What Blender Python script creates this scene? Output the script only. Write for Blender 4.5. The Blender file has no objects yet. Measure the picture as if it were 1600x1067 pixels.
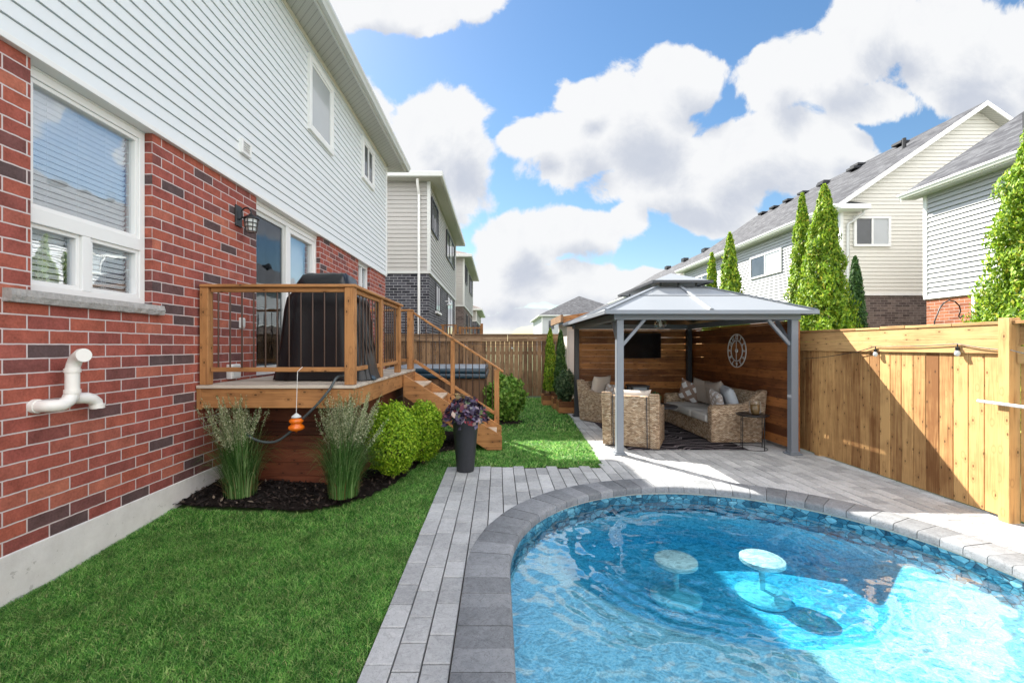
import bpy, bmesh, math, random
import numpy as np
from mathutils import Vector, Matrix, noise
random.seed(7); rng = np.random.default_rng(7)
SC = bpy.context.scene; COL = SC.collection
R = math.radians

# ------------------------------------------------------------------ camera
FPX, VX, VY, H = 680.0, 778.0, 541.0, 1.55
cd = bpy.data.cameras.new('camera'); cam = bpy.data.objects.new('camera', cd); COL.objects.link(cam)
cam.location = (0, 0, H); cam.rotation_euler = (R(90), 0, 0)
cd.sensor_width = 36; cd.lens = FPX / 1600 * 36
cd.shift_x = (800 - VX) / 1600; cd.shift_y = (VY - 533.5) / 1600
cd.clip_start = 0.05; cd.clip_end = 2000
SC.camera = cam

# ------------------------------------------------------------------ light
SUN_D = Vector((0.635, -0.95, -1.0)).normalized()
sd = bpy.data.lights.new('sun', 'SUN'); sun = bpy.data.objects.new('sun', sd); COL.objects.link(sun)
sd.energy = 5.0; sd.angle = R(0.5); sd.color = (1.0, 0.94, 0.84)
sun.rotation_euler = SUN_D.to_track_quat('-Z', 'Y').to_euler(); sun.location = (-20, 20, 30)
SC.view_settings.view_transform = 'Standard'; SC.view_settings.look = 'None'
SC.view_settings.gamma = 1; SC.view_settings.exposure = 1.7
SC.cycles.use_denoising = True
SC.cycles.max_bounces = 10; SC.cycles.diffuse_bounces = 4; SC.cycles.glossy_bounces = 4
SC.cycles.transmission_bounces = 8; SC.cycles.transparent_max_bounces = 12
SC.cycles.sample_clamp_indirect = 8

# ------------------------------------------------------------------ node helpers
class NT:
    def __init__(s, tree): s.t = tree; s.n = tree.nodes; s.l = tree.links
    def new(s, kind, **kw):
        nd = s.n.new(kind)
        for k, v in kw.items(): setattr(nd, k, v)
        return nd
    def set(s, sock, v):
        if hasattr(v, 'links') or isinstance(v, bpy.types.NodeSocket): s.l.new(v, sock)
        else:
            if isinstance(v, (tuple, list)) and len(v) == 3 and sock.type == 'RGBA': v = (*v, 1)
            sock.default_value = v
    def math(s, op, a, b=None, c=None, clamp=False):
        nd = s.new('ShaderNodeMath', operation=op, use_clamp=clamp)
        s.set(nd.inputs[0], a)
        if b is not None: s.set(nd.inputs[1], b)
        if c is not None: s.set(nd.inputs[2], c)
        return nd.outputs[0]
    def vmath(s, op, a, b=None, out=0):
        nd = s.new('ShaderNodeVectorMath', operation=op)
        s.set(nd.inputs[0], a)
        if b is not None: s.set(nd.inputs[1], b)
        return nd.outputs[out]
    def mix(s, f, a, b, mode='MIX'):
        nd = s.new('ShaderNodeMix', data_type='RGBA', blend_type=mode)
        s.set(nd.inputs[0], f); s.set(nd.inputs[6], a); s.set(nd.inputs[7], b)
        return nd.outputs[2]
    def ramp(s, f, stops, interp='LINEAR'):
        nd = s.new('ShaderNodeValToRGB'); r = nd.color_ramp; r.interpolation = interp
        while len(r.elements) < len(stops): r.elements.new(0.5)
        for e, (p, c) in zip(r.elements, stops):
            e.position = p; e.color = (*c, 1) if len(c) == 3 else c
        s.l.new(f, nd.inputs[0]); return nd.outputs[0]
    def noise(s, vec, scale, detail=3, rough=0.5, dist=0.0):
        nd = s.new('ShaderNodeTexNoise'); s.l.new(vec, nd.inputs['Vector'])
        nd.inputs['Scale'].default_value = scale; nd.inputs['Detail'].default_value = detail
        nd.inputs['Roughness'].default_value = rough; nd.inputs['Distortion'].default_value = dist
        return nd.outputs[0]
    def sep(s, v):
        nd = s.new('ShaderNodeSeparateXYZ'); s.l.new(v, nd.inputs[0]); return nd.outputs
    def comb(s, x, y, z):
        nd = s.new('ShaderNodeCombineXYZ')
        for i, q in enumerate((x, y, z)): s.set(nd.inputs[i], q)
        return nd.outputs[0]
    def coord(s, kind='Object'): return s.new('ShaderNodeTexCoord').outputs[kind]
    def rand(s): return s.new('ShaderNodeNewGeometry').outputs['Random Per Island']
    def bump(s, h, strength=0.4, dist=0.01):
        nd = s.new('ShaderNodeBump'); s.l.new(h, nd.inputs['Height'])
        nd.inputs['Strength'].default_value = strength; nd.inputs['Distance'].default_value = dist
        return nd.outputs[0]
    def boxuv(s, extra=None):
        g = s.new('ShaderNodeNewGeometry'); vt = s.new('ShaderNodeVectorTransform', vector_type='NORMAL', convert_from='WORLD', convert_to='OBJECT')
        s.l.new(g.outputs['True Normal'], vt.inputs[0]); nx = s.sep(vt.outputs[0])
        p = s.sep(s.coord('Object'))
        ax = s.math('ABSOLUTE', nx[0]); ay = s.math('ABSOLUTE', nx[1]); f = s.math('GREATER_THAN', ax, ay)
        m = s.new('ShaderNodeMix'); s.l.new(f, m.inputs[0]); s.l.new(p[0], m.inputs[2]); s.l.new(p[1], m.inputs[3])
        return s.comb(m.outputs[0], p[2], 0.0)

def material(name, build, rough=0.6, spec=0.5, metal=0.0):
    m = bpy.data.materials.new(name); m.use_nodes = True; t = NT(m.node_tree)
    p = m.node_tree.nodes['Principled BSDF']
    p.inputs['Roughness'].default_value = rough; p.inputs['Metallic'].default_value = metal
    p.inputs['Specular IOR Level'].default_value = spec
    res = build(t, p)
    if res is not None: t.set(p.inputs['Base Color'], res)
    return m

def plain(name, col, rough=0.5, metal=0.0, var=0.06, scale=6.0, spec=0.5, grain=0.0):
    def b(t, p):
        n = t.noise(t.coord(), scale, 4)
        k = t.math('MULTIPLY_ADD', n, 2 * var, 1 - var)
        c = t.mix(1.0, col, t.comb(k, k, k), 'MULTIPLY')
        if grain:
            h = t.noise(t.coord(), 220, 2); t.l.new(t.bump(h, grain, 0.004), p.inputs['Normal'])
        return c
    return material(name, b, rough, spec, metal)

def wood(name, axis, c_lo, c_hi, rough=0.65, knots=True, var=0.30, stretch=30.0):
    """axis = index of the grain direction in object space"""
    def b(t, p):
        v = t.coord(); r = t.rand()
        sc = [stretch] * 3; sc[axis] = 1.3
        vv = t.vmath('MULTIPLY', v, tuple(sc))
        off = t.math('MULTIPLY', r, 37.0)
        vv = t.vmath('ADD', vv, t.comb(off, off, off))
        g = t.noise(vv, 1.0, 5, 0.6, 1.2)
        fine = t.noise(t.vmath('MULTIPLY', vv, (4., 4., 4.)), 1.0, 3, 0.6)
        blotch = t.noise(t.vmath('ADD', v, t.comb(off, off, off)), 2.6, 3, 0.6)
        f = t.math('ADD', t.math('MULTIPLY', g, 0.55), t.math('MULTIPLY', fine, 0.25))
        f = t.math('ADD', f, t.math('MULTIPLY', t.math('SUBTRACT', r, 0.5), var))
        f = t.math('ADD', f, t.math('MULTIPLY', blotch, 0.45))
        f = t.math('MULTIPLY_ADD', t.math('SUBTRACT', f, 0.62), 2.7, 0.5, clamp=True)
        c = t.mix(f, c_lo, c_hi)
        if knots:
            s2 = (9.0, 4.5, 1.0) if axis == 2 else (4.5, 9.0, 1.0)
            vo = t.new('ShaderNodeTexVoronoi', voronoi_dimensions='2D'); vo.inputs['Scale'].default_value = 1.0
            t.l.new(t.vmath('ADD', t.vmath('MULTIPLY', t.boxuv(), s2), t.comb(off, off, 0.0)), vo.inputs['Vector'])
            ringk = t.math('SUBTRACT', 1.0, t.math('MULTIPLY', t.math('ABSOLUTE', t.math('SUBTRACT', vo.outputs['Distance'], .15)), 14.0), clamp=True)
            c = t.mix(t.math('MULTIPLY', ringk, .28), c, c_lo)
            k = t.math('SUBTRACT', 1.0, t.math('MULTIPLY', vo.outputs['Distance'], 11.0), clamp=True)
            k = t.math('MULTIPLY', t.math('MULTIPLY', k, 2.0, clamp=True), t.math('GREATER_THAN', t.sep(vo.outputs['Color'])[0], .35))
            c = t.mix(t.math('MULTIPLY', k, 0.8), c, tuple(x * 0.22 for x in c_lo))
        t.l.new(t.bump(g, 0.35, 0.004), p.inputs['Normal'])
        return c
    return material(name, b, rough, 0.3)

def brickmat(name, stops, mortar, bw=0.276, bh=0.092, ms=0.0065, bump=0.6):
    def b(t, p):
        uv = t.boxuv()
        wob = t.noise(uv, 16, 3)
        wv = t.comb(0.0, t.math('MULTIPLY_ADD', wob, 0.007, -0.0035), 0.0)
        uv2 = t.vmath('ADD', uv, wv)
        br = t.new('ShaderNodeTexBrick', offset=0.5); t.l.new(uv2, br.inputs['Vector'])
        br.inputs['Color1'].default_value = (0, 0, 0, 1); br.inputs['Color2'].default_value = (1, 1, 1, 1)
        br.inputs['Mortar'].default_value = (0.5, 0.5, 0.5, 1)
        br.inputs['Scale'].default_value = 1; br.inputs['Mortar Size'].default_value = ms
        br.inputs['Mortar Smooth'].default_value = 0.35; br.inputs['Bias'].default_value = 0
        br.inputs['Brick Width'].default_value = bw; br.inputs['Row Height'].default_value = bh
        col = t.ramp(br.outputs['Color'], stops, 'CONSTANT' if len(stops) > 9 else 'LINEAR')
        n = t.noise(t.coord(), 60, 4, 0.7); n2 = t.noise(t.coord(), 9, 3)
        k = t.math('ADD', t.math('MULTIPLY_ADD', n, 0.9, 0.35), t.math('MULTIPLY', t.math('SUBTRACT', n2, 0.5), 0.8))
        col = t.mix(1.0, col, t.comb(k, k, k), 'MULTIPLY')
        m2 = t.mix(t.noise(t.coord(), 25, 3), tuple(x * 0.8 for x in mortar), mortar)
        c = t.mix(br.outputs['Fac'], col, m2)
        hgt = t.math('SUBTRACT', t.math('MULTIPLY', n, 0.25), br.outputs['Fac'])
        t.l.new(t.bump(hgt, bump, 0.008), p.inputs['Normal'])
        return c
    return material(name, b, 0.85, 0.2)

def leafmat(name, stops, trans=0.35, rough=0.5, amp=0.9, bs=3.5):
    m = bpy.data.materials.new(name); m.use_nodes = True; t = NT(m.node_tree)
    p = m.node_tree.nodes['Principled BSDF']; out = m.node_tree.nodes['Material Output']
    c = t.ramp(t.rand(), stops)
    big = t.noise(t.coord(), bs, 4, .6); k = t.math('MULTIPLY_ADD', big, amp, 1.0 - amp / 2)
    c = t.mix(1.0, c, t.comb(k, k, k), 'MULTIPLY')
    t.l.new(c, p.inputs['Base Color']); p.inputs['Roughness'].default_value = rough
    p.inputs['Specular IOR Level'].default_value = 0.3
    tr = t.new('ShaderNodeBsdfTranslucent'); t.l.new(c, tr.inputs[0])
    mx = t.new('ShaderNodeMixShader'); mx.inputs[0].default_value = trans
    t.l.new(p.outputs[0], mx.inputs[1]); t.l.new(tr.outputs[0], mx.inputs[2]); t.l.new(mx.outputs[0], out.inputs[0])
    return m

# ------------------------------------------------------------------ world: sky + clouds
def build_world():
    w = bpy.data.worlds.new('World'); SC.world = w; w.use_nodes = True
    t = NT(w.node_tree); bg = w.node_tree.nodes['Background']; out = w.node_tree.nodes['World Output']
    sky = t.new('ShaderNodeTexSky', sky_type='NISHITA'); sky.sun_disc = False
    sky.sun_elevation = math.asin(-SUN_D.z); sky.sun_rotation = math.atan2(-SUN_D.x, -SUN_D.y) % (2 * math.pi)
    sky.air_density = 1.3; sky.dust_density = 0.25; sky.ozone_density = 3.0
    hsv = t.new('ShaderNodeHueSaturation'); hsv.inputs['Saturation'].default_value = 1.16; hsv.inputs['Value'].default_value = .82
    t.l.new(sky.outputs[0], hsv.inputs['Color'])
    t.l.new(hsv.outputs[0], bg.inputs['Color']); bg.inputs['Strength'].default_value = 0.060
    # cloud group: direction -> density
    g = bpy.data.node_groups.new('cloud_density', 'ShaderNodeTree')
    g.interface.new_socket('Dir', in_out='INPUT', socket_type='NodeSocketVector')
    g.interface.new_socket('Density', in_out='OUTPUT', socket_type='NodeSocketFloat')
    q = NT(g); gi = q.new('NodeGroupInput'); go = q.new('NodeGroupOutput')
    d = gi.outputs[0]; s = q.sep(d)
    dy = q.math('MAXIMUM', s[1], 0.05)
    uvw = q.comb(q.math('DIVIDE', s[0], dy), q.math('DIVIDE', s[2], dy), 0.0)
    n1 = q.noise(uvw, 4.5, 10, 0.62, 0.3)
    nw = q.new('ShaderNodeTexNoise'); q.l.new(uvw, nw.inputs['Vector']); nw.inputs['Scale'].default_value = 4.0; nw.inputs['Detail'].default_value = 4
    warp = q.vmath('MULTIPLY', q.vmath('SUBTRACT', nw.outputs['Color'], (.5, .5, .5)), (.16, .13, 0.))
    uvw2 = q.vmath('ADD', uvw, warp)
    blobs = [(985, 200, 135, 105), (1065, 125, 75, 62), (1040, 290, 190, 55), (890, 225, 90, 80), (825, 215, 50, 40), (900, 150, 50, 38),
             (1180, 250, 150, 85), (1200, 125, 75, 62), (1290, 110, 120, 75), (1380, 40, 110, 90), (1500, 90, 170, 105), (1360, 170, 90, 40), (1620, 90, 160, 110),
             (690, 235, 95, 100), (640, 310, 130, 80), (560, 200, 60, 90), (600, 10, 150, 42), (700, -10, 110, 35),
             (800, 395, 80, 55), (900, 360, 120, 50), (965, 350, 50, 45), (760, 450, 120, 45), (880, 440, 130, 36), (1000, 445, 90, 25), (800, 500, 200, 22),
             (1100, -160, 260, 80), (1500, -260, 300, 120), (500, -320, 320, 120), (1010, -420, 300, 110), (150, -100, 300, 120),
             (1750, 250, 160, 90), (2100, 100, 300, 200), (1120, 340, 90, 30), (1300, 240, 90, 50)]
    cur = None
    for (cx, cy, rx, ry) in blobs:
        c = ((cx - VX) / FPX, (VY - cy) / FPX, 0.0)
        dd = q.vmath('MULTIPLY', q.vmath('SUBTRACT', uvw2, c), (FPX / rx / 1.02, FPX / ry / 1.02, 0.0))
        val = q.math('SUBTRACT', 1.0, q.vmath('LENGTH', dd, out=1))
        cur = val if cur is None else q.math('SMOOTH_MAX', cur, val, 0.12)
    front = q.math('ADD', cur, q.math('MULTIPLY', q.math('SUBTRACT', n1, 0.5), 1.7))
    back = q.math('MULTIPLY', q.math('SUBTRACT', q.noise(q.vmath('MULTIPLY', d, (1., 1., 2.2)), 2.2, 6, 0.6), 0.42), 4.0)
    f = q.math('MULTIPLY', q.math('SUBTRACT', s[1], 0.12), 8.0, clamp=True)
    m = q.new('ShaderNodeMix'); q.l.new(f, m.inputs[0]); q.l.new(back, m.inputs[2]); q.l.new(front, m.inputs[3])
    q.l.new(m.outputs[0], go.inputs[0])
    dirv = t.vmath('NORMALIZE', t.coord('Generated'))
    def dens(v):
        nd = t.new('ShaderNodeGroup'); nd.node_tree = g; t.l.new(v, nd.inputs[0]); return nd.outputs[0]
    a = dens(dirv); b = dens(t.vmath('ADD', dirv, (-0.035, 0.0, 0.06)))
    def smooth(x, lo, hi):
        nd = t.new('ShaderNodeMapRange', interpolation_type='SMOOTHSTEP'); t.l.new(x, nd.inputs[0])
        nd.inputs[1].default_value = lo; nd.inputs[2].default_value = hi; return nd.outputs[0]
    mask = smooth(a, 0.03, 0.22)
    z = t.sep(dirv)[2]
    mask = t.math('MULTIPLY', mask, smooth(z, -0.02, 0.05))
    # self shadowing of the cloud: thicker cloud towards the sun = greyer
    sh = t.math('MULTIPLY', smooth(b, 0.25, 0.95), 0.85)
    dn = t.noise(dirv, 13, 10, 0.66, 0.5); sh = t.math('ADD', sh, t.math('MULTIPLY', t.math('SUBTRACT', dn, 0.54), .55), clamp=True)
    ccol = t.mix(sh, (0.290, 0.293, 0.298), (0.175, 0.190, 0.222))
    sy = t.sep(dirv)[1]; away = t.math('SUBTRACT', 1.0, smooth(sy, -0.15, 0.35))     # unseen clouds behind the viewer and overhead, colour raised to fill the shade
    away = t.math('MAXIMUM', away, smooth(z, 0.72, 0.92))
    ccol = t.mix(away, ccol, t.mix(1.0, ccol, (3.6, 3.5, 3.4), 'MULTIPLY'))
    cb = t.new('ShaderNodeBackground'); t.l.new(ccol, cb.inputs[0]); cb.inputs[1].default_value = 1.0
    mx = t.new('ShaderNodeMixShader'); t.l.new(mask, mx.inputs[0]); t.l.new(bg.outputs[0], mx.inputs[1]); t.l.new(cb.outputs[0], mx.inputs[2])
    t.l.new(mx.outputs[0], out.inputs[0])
build_world()

# ------------------------------------------------------------------ object helpers
MW = {}
def tag(o, label=None, cat=None, group=None, kind=None):
    if label: o['label'] = label
    if cat: o['category'] = cat
    if group: o['group'] = group
    if kind: o['kind'] = kind
    return o
def thing(name, label, cat, loc=(0, 0, 0), rz=0.0, group=None):
    o = bpy.data.objects.new(name, None); COL.objects.link(o); o.empty_display_size = 0.2
    o.location = loc; o.rotation_euler = (0, 0, rz)
    MW[o.name] = Matrix.Translation(loc) @ Matrix.Rotation(rz, 4, 'Z')
    return tag(o, label, cat, group)
def link_mesh(name, me, mat, parent, smooth=None):
    o = bpy.data.objects.new(name, me); COL.objects.link(o)
    for m in (mat if isinstance(mat, (list, tuple)) else [mat]): me.materials.append(m)
    if parent is not None:
        o.parent = parent; MW[o.name] = MW.get(parent.name, Matrix.Identity(4))
    else: MW[o.name] = Matrix.Identity(4)
    if smooth is not None:
        me.polygons.foreach_set('use_smooth', [True] * len(me.polygons))
        me.set_sharp_from_angle(angle=R(smooth))
    return o
class MB:
    def __init__(s): s.v = []; s.f = []
    def add(s, vs, fs):
        n = len(s.v); s.v += [tuple(v) for v in vs]; s.f += [tuple(i + n for i in f) for f in fs]; return s
    def box(s, x0, x1, y0, y1, z0, z1, M=None):
        if x0 > x1: x0, x1 = x1, x0
        if y0 > y1: y0, y1 = y1, y0
        if z0 > z1: z0, z1 = z1, z0
        vs = [(x, y, z) for z in (z0, z1) for y in (y0, y1) for x in (x0, x1)]
        if M is not None: vs = [M @ Vector(v) for v in vs]
        return s.add(vs, [(0, 2, 3, 1), (4, 5, 7, 6), (0, 1, 5, 4), (2, 6, 7, 3), (0, 4, 6, 2), (1, 3, 7, 5)])
    def bar(s, p, q, w, h, up=(0, 0, 1)):
        p, q = Vector(p), Vector(q); d = (q - p); L = d.length; d.normalize(); up = Vector(up)
        side = d.cross(up)
        if side.length < 1e-5: side = d.cross(Vector((1, 0, 0)))
        side.normalize(); u = side.cross(d).normalized()
        M = Matrix((( d.x, side.x, u.x, p.x), (d.y, side.y, u.y, p.y), (d.z, side.z, u.z, p.z), (0, 0, 0, 1)))
        return s.box(0, L, -w / 2, w / 2, -h / 2, h / 2, M)
    def tube(s, pts, r, n=8, caps=True):
        pts = [Vector(p) for p in pts]; rs = r if isinstance(r, (list, tuple)) else [r] * len(pts)
        rings = []; prev = None
        for i, p in enumerate(pts):
            d = (pts[min(i + 1, len(pts) - 1)] - pts[max(i - 1, 0)]).normalized()
            if prev is None:
                a = Vector((0, 0, 1)) if abs(d.z) < 0.9 else Vector((1, 0, 0))
                u = d.cross(a).normalized()
            else:
                u = (prev - d * prev.dot(d)).normalized()
            prev = u; w = d.cross(u)
            rings.append([p + (u * math.cos(2 * math.pi * k / n) + w * math.sin(2 * math.pi * k / n)) * rs[i] for k in range(n)])
        vs = [v for r_ in rings for v in r_]; fs = []
        for i in range(len(rings) - 1):
            for k in range(n):
                a, b = i * n + k, i * n + (k + 1) % n
                fs.append((a, b, b + n, a + n))
        if caps: fs += [tuple(range(n - 1, -1, -1)), tuple((len(rings) - 1) * n + k for k in range(n))]
        return s.add(vs, fs)
    def lathe(s, prof, c=(0, 0, 0), n=24):
        vs = []; fs = []
        for (r, z) in prof:
            for k in range(n):
                a = 2 * math.pi * k / n; vs.append((c[0] + r * math.cos(a), c[1] + r * math.sin(a), c[2] + z))
        for i in range(len(prof) - 1):
            for k in range(n):
                a, b = i * n + k, i * n + (k + 1) % n; fs.append((a, b, b + n, a + n))
        fs += [tuple(range(n - 1, -1, -1)), tuple((len(prof) - 1) * n + k for k in range(n))]
        return s.add(vs, fs)
    def prism(s, poly, axis, a0, a1, M=None):
        """poly: 2-D points; axis 0/1/2 is the extrusion axis; the other two in order"""
        def P(u, v, a):
            p = [0, 0, 0]; o = [i for i in range(3) if i != axis]; p[o[0]] = u; p[o[1]] = v; p[axis] = a
            return M @ Vector(p) if M is not None else p
        n = len(poly); vs = [P(u, v, a0) for u, v in poly] + [P(u, v, a1) for u, v in poly]
        fs = [tuple(range(n)), tuple(range(2 * n - 1, n - 1, -1))] + [(i + n, (i + 1) % n + n, (i + 1) % n, i) for i in range(n)]
        return s.add(vs, fs)
    def build(s, name, mat, parent=None, bevel=0.0, smooth=None, world=True, recalc=True, segs=1):
        me = bpy.data.meshes.new(name)
        vs = s.v
        if parent is not None and world:
            Mi = MW.get(parent.name, Matrix.Identity(4)).inverted(); vs = [Mi @ Vector(v) for v in vs]
        me.from_pydata([tuple(v) for v in vs], [], s.f)
        if recalc or bevel:
            bm = bmesh.new(); bm.from_mesh(me)
            if recalc: bmesh.ops.recalc_face_normals(bm, faces=bm.faces)
            if bevel:
                bmesh.ops.bevel(bm, geom=list(bm.edges), offset=bevel, segments=segs, affect='EDGES', profile=0.5, clamp_overlap=True)
            bm.to_mesh(me); bm.free()
        return link_mesh(name, me, mat, parent, smooth)
def B(*a, **k): return MB().box(*a, **k)

def np_mesh(name, V, F, mat, parent=None, smooth=False):
    """V (n,3), F list of (faces array (m,k))"""
    me = bpy.data.meshes.new(name)
    me.vertices.add(len(V)); me.vertices.foreach_set('co', V.astype(np.float32).ravel())
    loops = np.concatenate([f.ravel() for f in F]); tot = np.concatenate([np.full(len(f), f.shape[1]) for f in F])
    start = np.concatenate([[0], np.cumsum(tot)[:-1]])
    me.loops.add(len(loops)); me.loops.foreach_set('vertex_index', loops.astype(np.int32))
    me.polygons.add(len(tot)); me.polygons.foreach_set('loop_start', start.astype(np.int32))
    me.update(calc_edges=True); me.validate()
    o = link_mesh(name, me, mat, None)
    if parent is not None:
        o.parent = parent; M = MW[parent.name]; MW[o.name] = M
        me.transform(M.inverted())
    return o
def leaves(name, C, size, mat, parent, aspect=1.6, nrm=None, spread=1.0):
    n = len(C); a = rng.normal(size=(n, 3))
    if nrm is not None: a = nrm + spread * a * 0.6
    a /= np.linalg.norm(a, axis=1, keepdims=True)
    b = rng.normal(size=(n, 3)); b -= a * (a * b).sum(1, keepdims=True); b /= np.linalg.norm(b, axis=1, keepdims=True)
    c = np.cross(a, b); s = size * rng.uniform(0.6, 1.3, size=(n, 1))
    V = np.stack([C - b * s * aspect / 2, C + c * s / 2 + a * s * .12, C + b * s * aspect / 2, C - c * s / 2 + a * s * .12], 1).reshape(-1, 3)
    F = np.arange(4 * n).reshape(n, 4)
    return np_mesh(name, V, [F], mat, parent)
def blades(name, P, h, w, lean, mat, parent=None):
    """P (n,3) base, h (n,), w (n,), lean (n,2) horizontal tip offset"""
    n = len(P); th = rng.uniform(0, 2 * np.pi, n); s = np.stack([np.cos(th), np.sin(th), np.zeros(n)], 1) * (w / 2)[:, None]
    l3 = np.concatenate([lean, np.zeros((n, 1))], 1); up = np.array([0, 0, 1.0])
    mid = P + l3 * 0.3 + up * (h * 0.6)[:, None]; tip = P + l3 + up * h[:, None]
    V = np.stack([P - s, P + s, mid + s * .8, mid - s * .8, tip], 1).reshape(-1, 3)
    i = np.arange(n)[:, None] * 5
    return np_mesh(name, V, [i + np.array([[0, 1, 2, 3]]), i + np.array([[3, 2, 4]])], mat, parent)

# ------------------------------------------------------------------ materials
M = {}
M['brick'] = brickmat('red_brick', [(0, (.12, .085, .085)), (.09, (.14, .085, .085)), (.13, (.25, .09, .08)), (.35, (.36, .10, .08)), (.6, (.46, .13, .085)), (.8, (.38, .105, .085)), (1, (.53, .18, .115))], (.66, .575, .565), ms=.0056)
M['brick_grey'] = brickmat('dark_grey_brick', [(0, (.035, .035, .045)), (.5, (.07, .07, .085)), (1, (.12, .12, .14))], (.5, .5, .52))
M['brick_brown'] = brickmat('brown_brick', [(0, (.10, .075, .07)), (.5, (.17, .13, .12)), (1, (.23, .18, .16))], (.3, .26, .24))
M['brick_orange'] = brickmat('orange_brick', [(0, (.25, .09, .05)), (.5, (.38, .13, .065)), (1, (.45, .17, .09))], (.5, .42, .38))
M['white_siding'] = plain('white_siding', (.74, .77, .79), 0.45, var=.03)
M['grey_siding'] = plain('grey_siding', (.42, .405, .385), 0.5, var=.04)
M['cream_siding'] = plain('cream_siding', (.70, .68, .62), 0.5, var=.04)
M['sun_siding'] = plain('pale_siding', (.46, .47, .485), 0.5, var=.03)
M['white'] = plain('white_vinyl', (.80, .80, .79), 0.35, var=.03)
M['cream_trim'] = plain('cream_trim', (.66, .62, .53), 0.4, var=.04)
M['gutter'] = plain('gutter_metal', (.60, .61, .59), 0.35, var=.04)
M['pvc'] = plain('white_pvc', (.82, .80, .76), 0.3, var=.05)
M['concrete'] = material('concrete', lambda t, p: (t.l.new(t.bump(t.noise(t.coord(), 90, 5, .7), .5, .006), p.inputs['Normal']), t.mix(t.math('MULTIPLY', t.math('GREATER_THAN', t.noise(t.coord(), 11, 8, .75), .62), .45), t.mix(t.noise(t.coord(), 4, 6, .75), (.50, .48, .46), (.88, .87, .86)), (.28, .27, .25)))[1], .9, .2)
M['stone'] = material('rough_stone', lambda t, p: (t.l.new(t.bump(t.noise(t.coord(), 35, 6, .75), 1.0, .03), p.inputs['Normal']), t.mix(t.noise(t.coord(), 30, 5, .7), (.33, .31, .29), (.72, .70, .68)))[1], .9, .2)
M['deck_x'] = wood('stained_cedar_x', 0, (.12, .046, .016), (.45, .215, .08))
M['deck_y'] = wood('stained_cedar_y', 1, (.12, .046, .016), (.45, .215, .08))
M['deck_z'] = wood('stained_cedar_z', 2, (.12, .046, .016), (.45, .215, .08))
M['tread'] = wood('weathered_tread', 1, (.34, .25, .17), (.62, .50, .38), knots=False)
M['deckboard'] = wood('weathered_deck_board', 0, (.34, .28, .22), (.62, .55, .46), knots=False)
M['skirt'] = wood('red_stained_board', 0, (.05, .014, .008), (.19, .058, .028), .5)
M['panel_x'] = wood('dark_stained_board_x', 0, (.17, .062, .020), (.62, .27, .085), .5, var=.4)
M['panel_y'] = wood('dark_stained_board_y', 1, (.13, .045, .018), (.48, .19, .06), .5, var=.4)
M['fence_z'] = wood('fence_board', 2, (.21, .092, .032), (.62, .375, .155), var=.36)
M['fence_y'] = wood('fence_rail_y', 1, (.26, .13, .05), (.60, .37, .16))
M['bfence_z'] = wood('back_fence_board', 2, (.09, .045, .022), (.36, .22, .12))
M['bfence_x'] = wood('back_fence_rail', 0, (.13, .07, .035), (.34, .22, .13))
M['bronze_bal'] = plain('bronze_baluster', (.075, .05, .04), 0.28, metal=.6)
M['black'] = plain('black_metal', (.012, .012, .014), 0.4, var=.2)
M['bronze'] = plain('dark_window_frame', (.03, .03, .035), 0.4)
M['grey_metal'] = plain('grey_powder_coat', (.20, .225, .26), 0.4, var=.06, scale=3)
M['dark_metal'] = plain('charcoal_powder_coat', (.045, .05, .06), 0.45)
M['roof_panel'] = plain('silver_roof_panel', (.25, .27, .295), 0.42, metal=.0, var=.07, scale=1.4)
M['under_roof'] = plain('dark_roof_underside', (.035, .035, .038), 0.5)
M['vinyl_black'] = plain('black_vinyl_cover', (.004, .005, .007), 0.32, var=.3, scale=4)
M['spa_cover'] = plain('dark_teal_spa_cover', (.018, .045, .07), 0.28, var=.35, scale=5)
M['spa_top'] = plain('pale_spa_lid_top', (.30, .36, .42), 0.3, var=.2, scale=3)
M['cabinet'] = wood('spa_cabinet', 2, (.07, .035, .02), (.2, .11, .06), knots=False)
M['pot'] = plain('dark_speckled_planter', (.028, .031, .037), 0.5, var=.4, scale=60, grain=.5)
M['soil'] = material('mulch', lambda t, p: (t.l.new(t.bump(t.noise(t.coord(), 60, 6, .8), 1.0, .03), p.inputs['Normal']), t.mix(t.noise(t.coord(), 40, 5, .8), (.006, .005, .005), (.045, .034, .03)))[1], .95, .1)
M['chip'] = leafmat('mulch_chip', [(0, (.006, .005, .005)), (.75, (.03, .022, .02)), (.93, (.07, .05, .04)), (1, (.30, .24, .18))], 0.0, .9)
M['earth'] = plain('lawn_soil', (.05, .10, .02), .95, var=.3, scale=20)
M['lot'] = plain('far_lawn', (.06, .10, .03), .95, var=.3, scale=2)
M['grass'] = leafmat('grass_blade', [(0, (.015, .08, .016)), (.30, (.05, .21, .035)), (.55, (.15, .44, .075)), (.8, (.34, .66, .15)), (.94, (.60, .78, .30)), (1, (.72, .62, .32))], .45, .45, 1.5, 5.0)
M['cedar'] = leafmat('cedar_foliage', [(0, (.05, .13, .010)), (.5, (.22, .38, .022)), (.9, (.40, .54, .04)), (1, (.50, .42, .06))], .4)
M['dcedar'] = leafmat('dark_cedar_foliage', [(0, (.02, .06, .018)), (.6, (.06, .15, .035)), (1, (.12, .22, .05))], .3)
M['box'] = leafmat('boxwood_leaf', [(0, (.08, .20, .010)), (.5, (.28, .48, .022)), (1, (.52, .68, .06))], .4)
M['shrub'] = leafmat('shrub_leaf', [(0, (.06, .15, .018)), (.5, (.14, .30, .04)), (1, (.30, .46, .09))], .35)
M['bluegrass'] = leafmat('bluegreen_needle', [(0, (.03, .07, .03)), (.6, (.08, .15, .07)), (1, (.24, .32, .16))], .3)
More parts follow.
